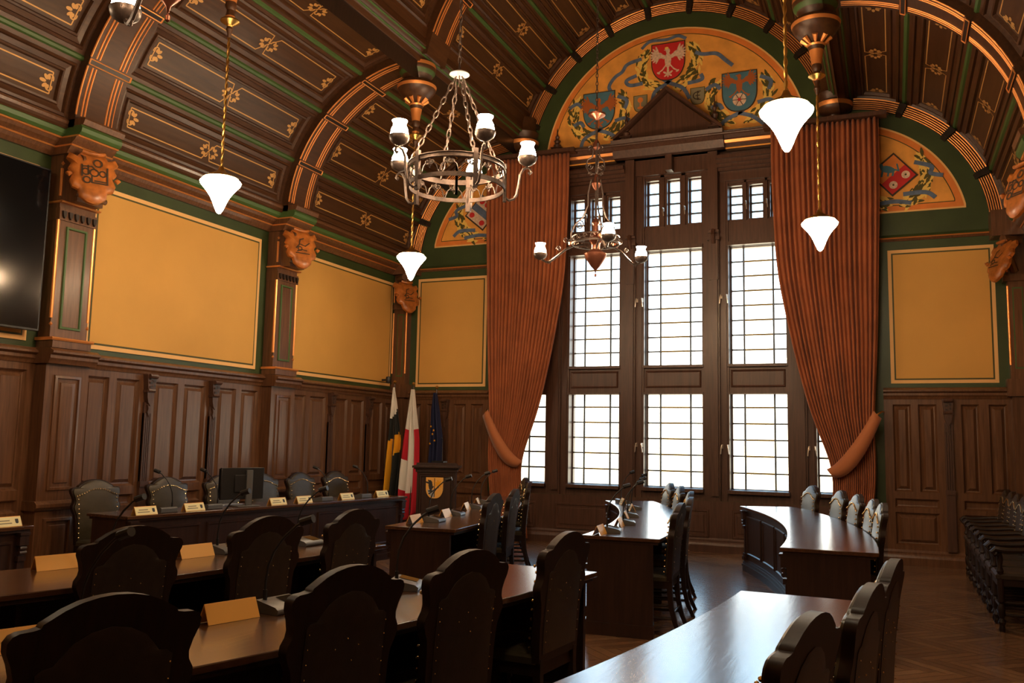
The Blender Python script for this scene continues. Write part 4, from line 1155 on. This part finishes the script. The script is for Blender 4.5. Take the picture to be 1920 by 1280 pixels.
# ------------------------------------------------------------------ desks
QX, QY = -6.6, -7.15
HT = .77
def desk(name, label, R0, R1, a0, a1, cx=QX, cy=QY, front='in', group=None, side=True, npan=None, topmat='top'):
    """ring-sector desk; angles in degrees about (cx,cy); front panel on the inner or outer side"""
    A0, A1 = math.radians(a0), math.radians(a1); am = (A0 + A1) / 2; Rm = (R0 + R1) / 2
    org = (cx + Rm * math.cos(am), cy + Rm * math.sin(am), 0)
    root = empty(name, org); tag(root, label, 'desk', group)
    pol = lambda r, t, z: (cx + r * math.cos(t), cy + r * math.sin(t), z)
    n = max(6, int((A1 - A0) * Rm / .15))
    def slab(b, r0, r1, t0, t1, z0, z1, mi=0):
        v = []
        for i in range(n + 1):
            t = t0 + (t1 - t0) * i / n
            v += [pol(r0, t, z0), pol(r1, t, z0), pol(r1, t, z1), pol(r0, t, z1)]
        f = [(4 * i + k, 4 * i + (k + 1) % 4, 4 * i + 4 + (k + 1) % 4, 4 * i + 4 + k) for i in range(n) for k in range(4)]
        f += [(3, 2, 1, 0), (4 * n, 4 * n + 1, 4 * n + 2, 4 * n + 3)]
        b.add(v, f, mi)
    e = .03 / Rm
    b = MB(topmat)
    slab(b, R0, R1, A0, A1, HT - .028, HT)
    b.build('tabletop', root, origin=org, bevel=.004)
    b = MB('desk')
    slab(b, R0 + .02, R1 - .02, A0 + e * .6, A1 - e * .6, HT - .05, HT - .028)
    ff = R0 + .05 if front == 'in' else R1 - .05
    bk = ff + .03 if front == 'in' else ff - .03
    slab(b, min(ff, bk), max(ff, bk), A0 + e, A1 - e, .0, HT - .05)
    sg = 1 if front == 'in' else -1
    fn = lambda a, z, h: pol(ff - sg * h, A0 + a / ff, z)
    L = (A1 - A0) * ff
    k = npan or max(2, round(L / .72))
    for i in range(k):
        x0 = .10 + (L - .2) * i / k + .04; x1 = .10 + (L - .2) * (i + 1) / k - .04
        b.nested(lambda a, z, h: fn(a, z, h + .003), x0, x1, .19, .66, [(0, 0), (.008, .012), (.022, .012), (.032, .0), (.036, 0)], ['desk'] * 5, na=4)
    b.build('front_panel', root, origin=org, smooth=False)
    b = MB('desk')
    for z0, z1, d in ((0, .055, .035), (.055, .08, .045), (.08, .11, .028), (.11, .13, .014)):
        if front == 'in': slab(b, ff - d, ff, A0 + e, A1 - e, z0, z1)
        else: slab(b, ff, ff + d, A0 + e, A1 - e, z0, z1)
    b.build('plinth', root, origin=org, smooth=False)
    inner, outer = (R0 + .05, R1 - .06) if front == 'in' else (R0 + .06, R1 - .05)
    for t0, t1, s_ in ((A0 + e * .8, A0 + e * 1.8, -1), (A1 - e * 1.8, A1 - e * .8, 1)):
        b = MB('desk')
        slab(b, inner - .005, outer, t0, t1, .0, HT - .05)
        tt = (t0 - e * .35, t0) if s_ < 0 else (t1, t1 + e * .35)
        slab(b, inner - .01, outer + .01, tt[0], tt[1], 0, .10)
        b.build('end_panel', root, origin=org, smooth=False)
        # carved corner bracket
        b = MB('desk')
        tm = A0 + .075 / ff if s_ < 0 else A1 - .075 / ff
        at = (tm - A0) * ff
        for z0, z1, w, h in ((.13, .17, .04, .04), (.17, .21, .035, .03), (.21, .50, .025, .018), (.50, .54, .035, .035), (.62, .70, .04, .05), (.70, .72, .045, .06)):
            b.prism([(at - w, z0), (at + w, z0), (at + w, z1), (at - w, z1)], fn, -.005, h)
        for zz in (.565, .60): b.tube([fn(at - .03, zz, .03), fn(at + .03, zz, .03)], .018, 8)
        b.build('corner_bracket', root, origin=org)
    # middle supports under the open side
    m = max(1, round(L / 1.4))
    for i in range(1, m):
        t = A0 + (A1 - A0) * i / m
        b = MB('desk'); slab(b, inner, outer - .12, t - .012 / Rm, t + .012 / Rm, 0, HT - .05); b.build('support', root, origin=org, smooth=False)
    return root
desk('curved_desk', 'curved dark desk with glossy top in front of the right curtain', 10.948, 11.624, 0.3, 24.4, -4.03, -6.183, npan=6)
desk('curved_desk', 'nearest glossy curved desk reflecting the window at the bottom right', 13.60, 14.20, -17.0, -2.2, -6.62, -7.765)
desk('curved_desk', 'curved desk with shiny top and microphones in the middle before the window', 10.606, 11.24, 2.5, 27.0, -5.212, -6.583)
desk('curved_desk', 'front left curved desk with the gold plate and microphones, nearest row on the left', 12.10, 12.76, -23, -4.0)
desk('curved_desk', 'curved desk with pale name plates before the lectern', 10.33, 10.98, 4.4, 29)
desk('curved_desk', 'curved desk of the second row on the left, behind three dark chairs', 10.25, 11.03, -21.5, -2.0)
# straight desks at the left wall, panelled side to the room
def sdesk(label, p0, p1, depth, npan):
    # straight desk as a sector of a very large ring, centre far towards the wall
    d = Vector((p1[0] - p0[0], p1[1] - p0[1])); L = d.length; d.normalize(); nrm = Vector((d.y, -d.x))
    R = 400.0; mid = Vector(((p0[0] + p1[0]) / 2, (p0[1] + p1[1]) / 2)); c = mid - nrm * R
    base = math.degrees(math.atan2(nrm.y, nrm.x)); h = math.degrees(L / 2 / R)
    return desk('presidium_desk', label, R - depth, R, base - h, base + h, c.x, c.y, 'out', npan=npan)
sdesk('long straight dark desk with six name plates along the left wall', (1.40, -6.95), (1.85, -2.73), .58, 5)
sdesk('short dark desk with a name plate at the left edge of the photo', (1.42, -10.6), (1.43, -7.92), .58, 3)

# ------------------------------------------------------------------ chairs
OUT = [(0, 1.055), (.05, 1.052), (.10, 1.042), (.145, 1.025), (.185, 1.003), (.20, .995), (.205, .985), (.225, .981), (.26, .979), (.278, .972), (.290, .955), (.288, .93), (.272, .895), (.262, .86), (.266, .835), (.282, .81), (.284, .785), (.272, .755), (.255, .725), (.248, .68), (.243, .55), (.235, .44)]
OUTLINE = OUT + [(-x, z) for x, z in OUT[:0:-1]]
PAD = [(0, .965), (.06, .955), (.11, .93), (.14, .90), (.158, .878), (.188, .873), (.205, .862), (.205, .48)]
PADO = PAD + [(-x, z) for x, z in PAD[:0:-1]]
def xb(z): return .15 + .17 * max(0, z - .42) - .04 * math.sin(max(0, z - .42) * 3.2)
def fnC(a, z, h): return (xb(z) + h - .0 + .10 * a * a * 0, a, z)
def grid_pad(poly, h, inset, mi, b, puff=.012):
    cz = .75; v = []; n = len(poly)
    rings = [(1.0, h * .3), (.985, h), (.9, h + (puff if h > 0 else -puff)), (.6, h + (puff * 1.4 if h > 0 else -puff * 1.4)), (.25, h + (puff * 1.5 if h > 0 else -puff * 1.5))]
    for k, hh in rings: v += [fnC(x * k * inset, cz + (z - cz) * k * inset, hh) for x, z in poly]
    f = [(j * n + i, j * n + (i + 1) % n, (j + 1) * n + (i + 1) % n, (j + 1) * n + i) for j in range(len(rings) - 1) for i in range(n)]
    f.append([(len(rings) - 1) * n + i for i in range(n)])
    b.add(v, f, mi)
def rows_of(tab, step=.05):
    r = []
    for (x0, z0), (x1, z1) in zip(tab, tab[1:]):
        k = max(1, int(abs(z0 - z1) / step))
        r += [(x0 + (x1 - x0) * i / k, z0 + (z1 - z0) * i / k) for i in range(k)]
    return r + [tab[-1]]
def slab_rows(b, tab, h0, h1, mi, puff=0.0, nx=10):
    """plate whose half width follows tab, bent along the reclining back"""
    rw = rows_of(tab); v = []; m = nx + 1
    for w, z in rw:
        e = 1 - abs((z - rw[-1][1]) / (rw[0][1] - rw[-1][1]) * 2 - 1) ** 6
        for i in range(m):
            t = -1 + 2 * i / nx
            v.append(fnC(w * t, z, h1 + puff * (1 - abs(t) ** 4) * e))
    n = len(v)
    for w, z in rw:
        for i in range(m): v.append(fnC(w * (-1 + 2 * i / nx), z, h0))
    k = len(rw); f = []
    for j in range(k - 1):
        for i in range(nx):
            a = j * m + i
            f.append((a, a + 1, a + m + 1, a + m)); f.append((n + a, n + a + m, n + a + m + 1, n + a + 1))
        f.append((j * m, (j + 1) * m, n + (j + 1) * m, n + j * m)); f.append((j * m + nx, n + j * m + nx, n + (j + 1) * m + nx, (j + 1) * m + nx))
    for i in range(nx):
        f.append((i, n + i, n + i + 1, i + 1)); a = (k - 1) * m + i; f.append((a, a + 1, n + a + 1, n + a))
    b.add(v, f, mi)
def leg(b, pts, w0, w1):
    m = len(pts); v = []
    for i, (x, y, z) in enumerate(pts):
        w = w0 + (w1 - w0) * i / (m - 1)
        v += [(x - w, y - w, z), (x + w, y - w, z), (x + w, y + w, z), (x - w, y + w, z)]
    f = [(4 * i + k, 4 * i + (k + 1) % 4, 4 * i + 4 + (k + 1) % 4, 4 * i + 4 + k) for i in range(m - 1) for k in range(4)] + [(3, 2, 1, 0), (4 * m - 4, 4 * m - 3, 4 * m - 2, 4 * m - 1)]
    b.add(v, f)
def nails(b, pts, r=.008):
    for p in pts: b.lathe([(.0005, r), (r * .7, r * .7), (r, 0), (r * .7, -r * .7), (.0005, -r)], p, 6, 'nail')
def make_chair(arm=False):
    LF = 'leather' if arm else 'leatherf'
    root = empty('armchair' if arm else 'council_chair', (0, 0, 0))
    def add(nm, b, **k): return kid(root, b.build(nm, root, **k))
    b = MB('chair')
    n = len(OUTLINE)
    slab_rows(b, [(max(x, .004), z) for x, z in OUT], -.018, .022, 'chair')
    add('back_frame', b, sharp=40)
    b = MB(LF); slab_rows(b, [(max(.003, x * .95 - .004), .75 + (z - .75) * (.965 if z > .75 else .95)) for x, z in OUT], -.017, -.030, LF, -.014); fu = add('front_upholstery', b, sharp=60)
    b = MB('leather'); slab_rows(b, [(max(x, .003), z) for x, z in PAD], .02, .0245, 'leather', .005); ru = add('rear_upholstery', b, sharp=60)
    b = MB('nail')
    top = [(x * .90, .75 + (z - .75) * .80 - .0) for x, z in OUTLINE if z > .90]
    P = []
    for i in range(-9, 10):
        a = i / 9 * .245; z = .972 - 1.5 * a * a if abs(a) < .17 else .972 - 1.5 * .17 * .17 - (abs(a) - .17) * .25
        P.append(fnC(a, z - .008, -.046))
    for s_ in (-1, 1):
        for k in range(9):
            P.append(fnC(s_ * .226, .87 - k * .045, -.040))
    nails(b, P); kid(fu, b.build('nail_trim', fu)); b = MB('nail')
    R_ = []
    for s_ in (-1, 1):
        for k in range(7): R_.append(fnC(s_ * .196, .84 - k * .05, .032))
    for p in ((0, .80), (.06, .77), (-.06, .77), (.03, .72)): R_.append(fnC(p[0], p[1], .033))
    nails(b, R_, .003)
    kid(ru, b.build('nail_trim', ru))
    b = MB(LF)
    b.nested(lambda a, c, h: (a, c, .455 + h), -.25, .15, -.235, .235, [(0, -.02), (0, .01), (.02, .03), (.08, .04), (.15, .043)], [LF] * 5)
    add('seat', b, sharp=60)
    b = MB('chair')
    b.box(-.24, .16, -.225, .225, .375, .44); b.box(.13, .165, -.225, .225, .44, .50)
    add('seat_rail', b, bevel=.004)
    for s_ in (-1, 1):
        b = MB('chair'); leg(b, [(.155, s_ * .205, .46), (.155, s_ * .205, .36), (.165, s_ * .205, .24), (.195, s_ * .205, .11), (.245, s_ * .205, 0)], .021, .017); add('leg', b, sharp=50)
        b = MB('chair')
        if arm:
            b.lathe([(.02, 0), (.026, .02), (.018, .05), (.03, .08), (.016, .11), (.028, .14), (.03, .2), (.018, .23), (.03, .25), (.024, .28), (.028, .38), (.024, .42), (.018, .47), (.03, .5), (.018, .54), (.028, .6), (.02, .64), (.022, .67)], (-.215, s_ * .215, 0), 10)
        else: b.lathe([(.016, 0), (.022, .02), (.015, .05), (.024, .08), (.024, .2), (.018, .23), (.026, .25), (.022, .29), (.025, .38)], (-.215, s_ * .2, 0), 10)
        add('leg', b)
        b = MB('chair'); b.tube([(-.215, s_ * .2, .14), (.17, s_ * .205, .14)], .012, 8); b.tube([(-.215, s_ * .2, .24), (.165, s_ * .205, .24)], .011, 8); add('side_stretcher', b)
        if arm:
            b = MB('chair')
            P = [(.20, s_ * .235, .69), (.08, s_ * .25, .695), (-.06, s_ * .26, .68), (-.17, s_ * .26, .675), (-.245, s_ * .255, .685), (-.27, s_ * .25, .66), (-.255, s_ * .25, .635), (-.235, s_ * .25, .65)]
            b.tube(P, .024, 8); add('armrest', b)
    b = MB('chair'); b.tube([(-.215, -.2, .2), (-.215, .2, .2)], .013, 8); b.tube([(.175, -.2, .18), (.175, .2, .18)], .011, 8)
    if arm:
        b.tube([(-.215, -.2, .12), (-.215, .2, .12)], .011, 8)
    add('cross_stretcher', b)
    return root
proto = make_chair(False); protoA = make_chair(True)
used = {}
def put(pr, x, y, rz, label, group, zs=1.0):
    o = pr if pr.name not in used else copy_tree(pr)
    used[pr.name] = 1
    o.location = (x, y, 0); o.rotation_euler = (0, 0, rz); tag(o, label, 'chair', group)
    o.scale = (1, .93, zs)
    return o
def ring_chair(Rc, y, label, jit=0, grp='carved dark council chairs', zs=1.0, cc=(QX, QY)):
    a = math.asin((y - cc[1]) / Rc); R = Rc - .225
    put(proto, cc[0] + R * math.cos(a), cc[1] + R * math.sin(a), a + jit, label, grp, zs)
RB, RA, RCc = 12.88, 11.16, 14.46
G = 'carved dark council chairs'
ring_chair(RB + .03, -11.10, 'nearest dark carved chair at the bottom left corner, seen from behind', -.02)
ring_chair(RB + .04, -10.28, 'dark carved chair from behind, second from the left in the front left row', .02)
ring_chair(RB + .06, -9.64, 'dark carved chair from behind, third from the left in the front left row')
ring_chair(RB, -8.70, 'dark carved chair at the right end of the front left row', .03)
ring_chair(RA, -9.66, 'dark carved chair from behind, leftmost at the second row desk')
ring_chair(RA, -8.83, 'dark carved chair from behind, middle of the three at the second row desk')
ring_chair(RA + .03, -8.13, 'dark carved chair from behind, rightmost of the three at the second row desk', .03)
ring_chair(11.09, -5.56, 'nearest chair at the desk before the lectern', zs=.982)
ring_chair(11.09, -4.73, 'second nearest chair at the desk before the lectern', zs=.982)
ring_chair(11.09, -3.1, 'second farthest chair at the desk before the lectern', zs=.982)
ring_chair(11.09, -1.95, 'farthest chair at the desk before the lectern', zs=.982)
ring_chair(11.35, -5.70, 'nearest chair at the middle desk before the window', zs=.98, cc=(-5.212, -6.583))
ring_chair(11.35, -4.80, 'second nearest chair at the middle desk before the window', zs=.98, cc=(-5.212, -6.583))
ring_chair(11.35, -3.78, 'middle chair at the middle desk before the window', zs=.98, cc=(-5.212, -6.583))
ring_chair(11.35, -2.65, 'second farthest chair at the middle desk before the window', zs=.98, cc=(-5.212, -6.583))
ring_chair(11.35, -1.95, 'farthest chair at the middle desk before the window', zs=.98, cc=(-5.212, -6.583))
for y, l in ((-1.72, 'chair with a pale leather back farthest left behind the right curved desk'), (-2.76, 'second chair from the left behind the right curved desk, leather back'), (-3.48, 'middle chair behind the right curved desk with nail trimmed leather back'), (-4.28, 'fourth chair from the left behind the right curved desk'), (-4.86, 'rightmost chair behind the right curved desk, seen almost edge on')):
    ring_chair(11.73, y, l, cc=(-4.03, -6.183))
ring_chair(14.47, -10.42, 'nearest chair at the glossy bottom right desk', .02)
ring_chair(14.47, -9.77, 'middle chair at the glossy bottom right desk', .03)
ring_chair(14.42, -8.99, 'farthest chair at the glossy bottom right desk')
for y, x, l in ((-6.50, .66, 'leather chair farthest left behind the long left wall desk'), (-5.58, .68, 'leather chair second from the left behind the long left wall desk'), (-4.82, .76, 'leather chair hidden behind the computer monitor'), (-4.05, .72, 'leather chair just right of the computer monitor'), (-3.34, .76, 'second leather chair right of the computer monitor'), (-2.60, .80, 'leather chair farthest right behind the long left wall desk')):
    put(proto, x, y, PI - .1, l, G)
for i, y in enumerate((-4.15, -3.6, -3.05, -2.5, -1.95, -1.4, -.85)):
    nm = ('nearest', 'second nearest', 'third nearest', 'fourth nearest', 'fifth nearest', 'second farthest', 'farthest')[i]
    put(protoA, 8.72, y, 0, nm + ' dark armchair in the row along the right wall', 'dark armchairs along the right wall')

# ------------------------------------------------------------------ microphones and name plates
def make_mic():
    root = empty('conference_microphone', (0, 0, 0))
    b = MB('grey')
    b.prism([(-.075, 0), (.075, 0), (.078, .018), (.06, .030), (-.05, .052), (-.075, .045)], lambda a, z, h: (a, h, z), -.095, .095)
    base = kid(root, b.build('base', root, bevel=.006))
    b = MB('screen'); b.add([(.055, .0, .0335), (.055, .085, .0335), (-.035, .085, .0518), (-.035, .0, .0518)], [(0, 1, 2, 3)]); 
    kid(base, b.build('display', base, smooth=False))
    b = MB('black'); b.tube([(-.035, -.06, .04), (-.036, -.06, .12), (-.03, -.055, .19), (-.01, -.045, .25), (.03, -.03, .31), (.08, -.01, .36), (.105, 0, .375)], .0055, 7)
    b.tube([(-.035, -.06, .045), (-.036, -.06, .09)], .009, 7); kid(root, b.build('gooseneck', root))
    b = MB('black'); b.tube([(.095, -.003, .372), (.104, 0, .376), (.14, .01, .388), (.15, .012, .391)], .018, 10); kid(root, b.build('microphone_head', root))
    return root
def make_plate(printed):
    root = empty('name_plate', (0, 0, 0))
    b = MB('plate')
    b.prism([(-.036, 0), (-.033, 0), (0, .070), (.033, 0), (.036, 0), (.001, .076), (-.001, .076)], lambda a, z, h: (a, h, z), -.12, .12)
    kid(root, b.build('folded_card', root, smooth=False))
    if printed:
        g = MB('platef'); f = lambda a, z, h: (-.035 + .034 * z / .075 - .0025 - h, -a, z)
        g.add([f(-.118, .003, 0), f(.118, .003, 0), f(.118, .072, 0), f(-.118, .072, 0)], [(0, 1, 2, 3)], 'platef')
        for z, w in ((.046, .10), (.026, .13)): g.strip(f, [(-.03 - w / 2, z), (-.03 + w / 2, z)], .008, .001, 'pgrey')
        g.prism(shieldpoly(.08, .022, .056, .028), f, .0005, .001, 'ink')
        kid(root, g.build('printed_face', root, smooth=False))
    return root
mic0, pl1 = make_mic(), make_plate(True)
def item(pr, x, y, rz, label, cat, group):
    o = pr if pr.name not in used else copy_tree(pr)
    used[pr.name] = 1
    o.location = (x, y, HT + .001); o.rotation_euler = (0, 0, rz); tag(o, label, cat, group)
def ang(x, y): return math.atan2(y - QY, x - QX)
def ring_mic(x, y, l, j=0): item(mic0, x, y, ang(x, y) + j, l, 'microphone', 'gooseneck conference microphones')
def ring_plate(x, y, l, j=0): item(pl1, x, y, ang(x, y) + j, l, 'name plate', 'folded gold name plates')
PL, MC = 'folded gold name plates', 'gooseneck conference microphones'
ring_plate(5.25, -10.10, 'largest blank gold name plate, on the front left desk')
ring_plate(4.98, -10.83, 'gold name plate half hidden behind the nearest chair at the left edge')
ring_mic(5.30, -9.84, 'nearest grey conference microphone on the front left desk beside the largest gold plate', .1)
ring_mic(5.10, -10.60, 'conference microphone behind the nearest chair at the bottom left')
ring_mic(5.47, -9.08, 'conference microphone near the middle of the front left desk, neck pointing right', .5)
ring_plate(3.53, -9.47, 'gold name plate at the left end of the second row desk')
ring_plate(3.80, -8.72, 'gold name plate beside a microphone in the middle of the second row desk')
ring_mic(3.76, -9.24, 'conference microphone right of the leftmost gold plate on the second row desk')
ring_mic(3.82, -8.45, 'conference microphone in the middle of the second row desk')
ring_mic(3.98, -7.85, 'conference microphone at the right part of the second row desk')
for i, (x, y) in enumerate(((3.80, -6.02), (3.72, -5.28), (3.47, -4.32), (3.24, -3.56))):
    ring_plate(x, y, ('nearest', 'second nearest', 'third nearest', 'farthest')[i] + ' pale name plate on the desk before the lectern')
for i, (x, y) in enumerate(((3.87, -5.78), (3.70, -5.02), (3.46, -4.06), (3.22, -3.32))):
    ring_mic(x, y, ('nearest', 'second nearest', 'third nearest', 'farthest')[i] + ' conference microphone on the desk before the lectern')
for i, (x, y) in enumerate(((5.50, -6.0), (5.44, -5.24), (5.26, -4.42), (5.04, -3.36), (4.66, -2.40))):
    ring_plate(x, y, ('nearest', 'second nearest', 'middle', 'second farthest', 'farthest')[i] + ' name plate on the middle desk before the window')
for i, (x, y) in enumerate(((5.53, -5.76), (5.44, -4.98), (5.24, -4.14), (4.98, -3.08), (4.58, -2.14))):
    ring_mic(x, y, ('nearest', 'second nearest', 'middle', 'second farthest', 'farthest')[i] + ' conference microphone on the middle desk before the window', .1)
dz = PI - .1
for i, (x, y) in enumerate(((1.36, -6.72), (1.38, -6.12), (1.50, -4.98), (1.53, -4.55), (1.58, -3.76), (1.62, -3.02))):
    item(pl1, x - .0, y, dz, ('first', 'second', 'third', 'fourth', 'fifth', 'sixth')[i] + ' printed name plate from the left on the long left wall desk', 'name plate', PL)
for i, (x, y) in enumerate(((1.30, -6.42), (1.34, -5.84), (1.52, -4.16), (1.55, -3.36))):
    item(mic0, x - .0, y, dz, ('first', 'second', 'third', 'fourth')[i] + ' conference microphone from the left on the long left wall desk', 'microphone', MC)
item(pl1, 1.36, -8.12, PI, 'printed name plate on the short desk at the left edge', 'name plate', PL)

# ------------------------------------------------------------------ monitor, keyboard, lectern, television, flags
def monitor():
    root = empty('computer_monitor', (1.36, -5.40, HT), PI - .35); tag(root, 'black computer monitor seen from behind on the long left wall desk', 'monitor')
    b = MB('grey'); b.box(-.10, .10, -.17, .09, 0, .012); b.build('foot', root, bevel=.004)
    b = MB('grey'); b.box(-.045, -.02, -.10, -.03, .012, .38); b.build('column', root, bevel=.004)
    b = MB('black'); b.box(-.015, .02, -.25, .25, .075, .405); b.box(-.03, -.015, -.1, .1, .15, .33); b.build('housing', root, bevel=.006)
    b = MB('screen'); b.add([(.0205, -.26, .09), (.0205, .26, .09), (.0205, .26, .395), (.0205, -.26, .395)], [(0, 1, 2, 3)]); b.build('screen', root, smooth=False)
monitor()
b = MB('silver'); b.box(-.06, .06, -.2, .2, 0, .012)
o = b.build('keyboard', bevel=.003); o.location = (1.14, -5.38, HT); tag(o, 'flat silver keyboard lying behind the computer monitor', 'keyboard')

def lectern():
    root = empty('lectern', (1.74, -1.72, 0), math.radians(24)); tag(root, 'dark wooden lectern with a painted coat of arms beside the flags', 'lectern')
    b = MB('desk'); b.box(-.27, .27, -.20, .22, .08, 1.08)
    b.nested(lambda a, z, h: (a, -.201 - h, z), -.24, .24, .14, 1.03, [(0, 0), (.01, .01), (.03, .01), (.04, 0)], ['desk'] * 4); b.build('body', root, smooth=False)
    b = MB('desk'); b.box(-.31, .31, -.24, .26, 0, .08); b.build('plinth', root, bevel=.006)
    b = MB('desk'); b.box(-.29, .29, -.22, .24, 1.06, 1.10); b.box(-.31, .31, -.24, .26, 1.10, 1.12); b.box(-.335, .335, -.27, .28, 1.12, 1.15); b.build('top', root, bevel=.004)
    b = MB('desk'); b.add([(-.28, -.2, 1.15), (.28, -.2, 1.15), (.28, .24, 1.15), (-.28, .24, 1.15), (-.28, -.2, 1.19), (.28, -.2, 1.19), (.28, .24, 1.155), (-.28, .24, 1.155)], [(0, 1, 5, 4), (1, 2, 6, 5), (2, 3, 7, 6), (3, 0, 4, 7), (4, 5, 6, 7)]); b.build('reading_board', root, smooth=False)
    f = lambda a, z, h: (a, -.214 - h, z)
    b = MB('silver'); b.prism(shieldpoly(-.02, .70, .99, .24, 1), f, 0, .008, 'plate')
    b.ell(f, -.075, .88, .03, .075, .1, .010, 'ink')
    for k in range(5): b.ell(f, -.085 + .03 * math.cos(k - 1.2), .86 + .07 * math.sin(k * .8 - 1), .035, .012, k * .7, .0101 + .0002 * k, 'ink')
    for k in range(7): b.ell(f, .035 + .03 * math.cos(k * .9), .90 + .03 * math.sin(k * .9), .03, .011, k * .9, .0103 + .0002 * k, 'yellow')
    b.prism([(-.12, .82), (-.02, .82), (-.02, .71), (-.06, .72), (-.1, .76)], f, .008, .009, 'silver')
    b.strip(f, [(-.10, .76), (.04, .86)], .018, .011, 'ink'); b.strip(f, [(-.02, .72), (-.02, .98)], .01, .0115, 'ink')
    b.build('coat_of_arms', root, smooth=False)
lectern()
b = MB('black'); b.box(-.14, .05, -.06, .06, 0, .02); b.tube([(0, 0, .02), (0, 0, .12), (-.005, .01, .27), (.01, -.03, .33)], .004, 6); b.tube([(.01, -.03, .33), (.015, -.05, .345)], .009, 8)
o = b.build('lectern_microphone'); o.location = (1.80, -1.70, 1.192); tag(o, 'slim gooseneck microphone standing on top of the lectern', 'microphone')

def television():
    root = empty('wall_television', (.1, -8.45, 2.47)); tag(root, 'huge black flat television mounted on the left wall', 'television')
    org = (.1, -8.45, 2.47)
    b = MB('black'); b.box(.11, .17, -9.88, -7.02, 2.47, 4.07); b.build('housing', root, origin=org, bevel=.004)
    b = MB('screen'); b.add([(.1705, -9.865, 2.49), (.1705, -7.035, 2.49), (.1705, -7.035, 4.055), (.1705, -9.865, 4.055)], [(0, 1, 2, 3)]); b.build('screen', root, smooth=False, origin=org)
    b = MB('black'); b.box(.0, .11, -8.8, -8.1, 2.9, 3.6); b.build('wall_bracket', root, smooth=False, origin=org)
television()

def flag(loc, lean, H, bands, wtab, label, z1, stars=False, seed=1, off=0):
    root = empty('flag_on_pole', (loc[0], loc[1], 0)); tag(root, label, 'flag', 'flags in the far left corner')
    b = MB('chair'); b.lathe([(.001, .0), (.14, 0), (.14, .03), (.05, .07), (.03, .12), (.001, .12)], n=16); b.build('stand', root)
    top = Vector((lean, 0, H)); b = MB('iron'); b.tube([(0, 0, .1), tuple(top)], .013, 8); b.build('pole', root)
    b = MB('brass'); b.lathe([(.001, 0), (.02, .01), (.028, .03), (.02, .05), (.001, .06)], tuple(top), 12); b.build('finial', root)
    r = random.Random(seed); nz, nu = 50, 40; v = []; mi = []; f = []
    z0 = H - .06
    mats = [m for _, m in bands]
    for j in range(nz + 1):
        t = j / nz
        for i in range(nu + 1):
            u = i / nu
            z = z0 - (z0 - z1) * t - .10 * math.sin(u * PI) * t
            L_, R_ = lerp(wtab[0], z), lerp(wtab[1], z)
            w = R_ - L_
            x = L_ + w * u + lean * z / H
            y = -.03 + (.02 + .05 * t) * math.sin(u * PI * 5 + seed) + .02 * math.sin(u * 13 + t * 4)
            v.append((x, y, z))
    b = MB(*dict.fromkeys(mats))
    for j in range(nz):
        for i in range(nu):
            a = j * (nu + 1) + i; u = (i + .5) / nu; t = (j + .5) / nz
            # cloth bands run diagonally because the flag hangs from its corner
            k = bands[0][1]
            for fun, m in bands:
                if fun(u, t): k = m
            f.append(((a, a + 1, a + nu + 2, a + nu + 1), k))
    o_ = len(b.v); b.v += v
    for q, k in f: b.f.append(list(q)); b.mi.append(b.mi_(k))
    if stars:
        for (sx_, sz_) in ((.05, 1.72), (.10, 1.66), (.12, 1.50), (.04, 1.45), (.08, 1.60)):
            P = [(sx_ + (.022 if k % 2 == 0 else .009) * math.cos(PI / 2 + k * PI / 5), sz_ + (.022 if k % 2 == 0 else .009) * math.sin(PI / 2 + k * PI / 5)) for k in range(10)]
            b.prism(P, lambda a, z, h: (a, -.125 - h, z), 0, .002, 'yellow')
    ob = b.build('flag_cloth', root, sharp=180)
    sm = ob.modifiers.new('thickness', 'SOLIDIFY'); sm.thickness = .003
FX = [(2.4, -.02), (2.0, -.04), (1.5, -.05), (.4, -.09)]
flag((.30, -.55), .0, 2.40, [(lambda u, t: True, 'white'), (lambda u, t: t > .30 - .10 * u, 'blackc'), (lambda u, t: t > .50 - .12 * u and t < .98 - .22 * u - (.25 if u > .6 else 0) and u < .85 or (t > .44 and t < .58 and u >= .6), 'yellow'), (lambda u, t: t > .60 and u > .42, 'blackc')],
     ([(2.4, -.01), (2.0, -.05), (1.5, -.08), (1.0, -.11), (.6, -.13)], [(2.4, .01), (2.0, .09), (1.5, .18), (1.0, .17), (.6, .14)]), 'white, black and yellow flag furled on a pole, leftmost of the three flags', .62, seed=2)
flag((.62, -.5), .0, 2.37, [(lambda u, t: True, 'red'), (lambda u, t: t < .32, 'white'), (lambda u, t: .34 < u < .82 and t < .62, 'white'), (lambda u, t: t > .55 and t < .80 and u < .7, 'white')],
     ([(2.4, -.01), (2.0, -.06), (1.5, -.13), (1.0, -.17), (.3, -.18)], [(2.4, .015), (2.0, .06), (1.5, .13), (1.0, .14), (.3, .10)]), 'white and red flag furled on a pole, middle of the three flags', .35, seed=4)
flag((.92, -.40), .07, 2.32, [(lambda u, t: True, 'navy')],
     ([(2.3, -.03), (2.0, -.06), (1.5, -.05), (1.0, -.05), (.3, -.05)], [(2.3, .0), (2.0, .06), (1.5, .15), (1.0, .14), (.3, .12)]), 'dark blue flag with yellow stars on a leaning pole, rightmost of the three flags', .5, stars=True, seed=5)

# rounded loudspeaker-like black fitting on the wall above the flags
b = MB('black'); b.lathe([(.001, -.06), (.04, -.05), (.05, 0), (.04, .05), (.001, .06)], n=14); b.box(-.12, -.03, -.015, .015, -.015, .015)
o = b.build('wall_spotlight'); o.location = (.22, -.62, 2.46); tag(o, 'small round black fitting on the wall above the leftmost flag', 'fitting')
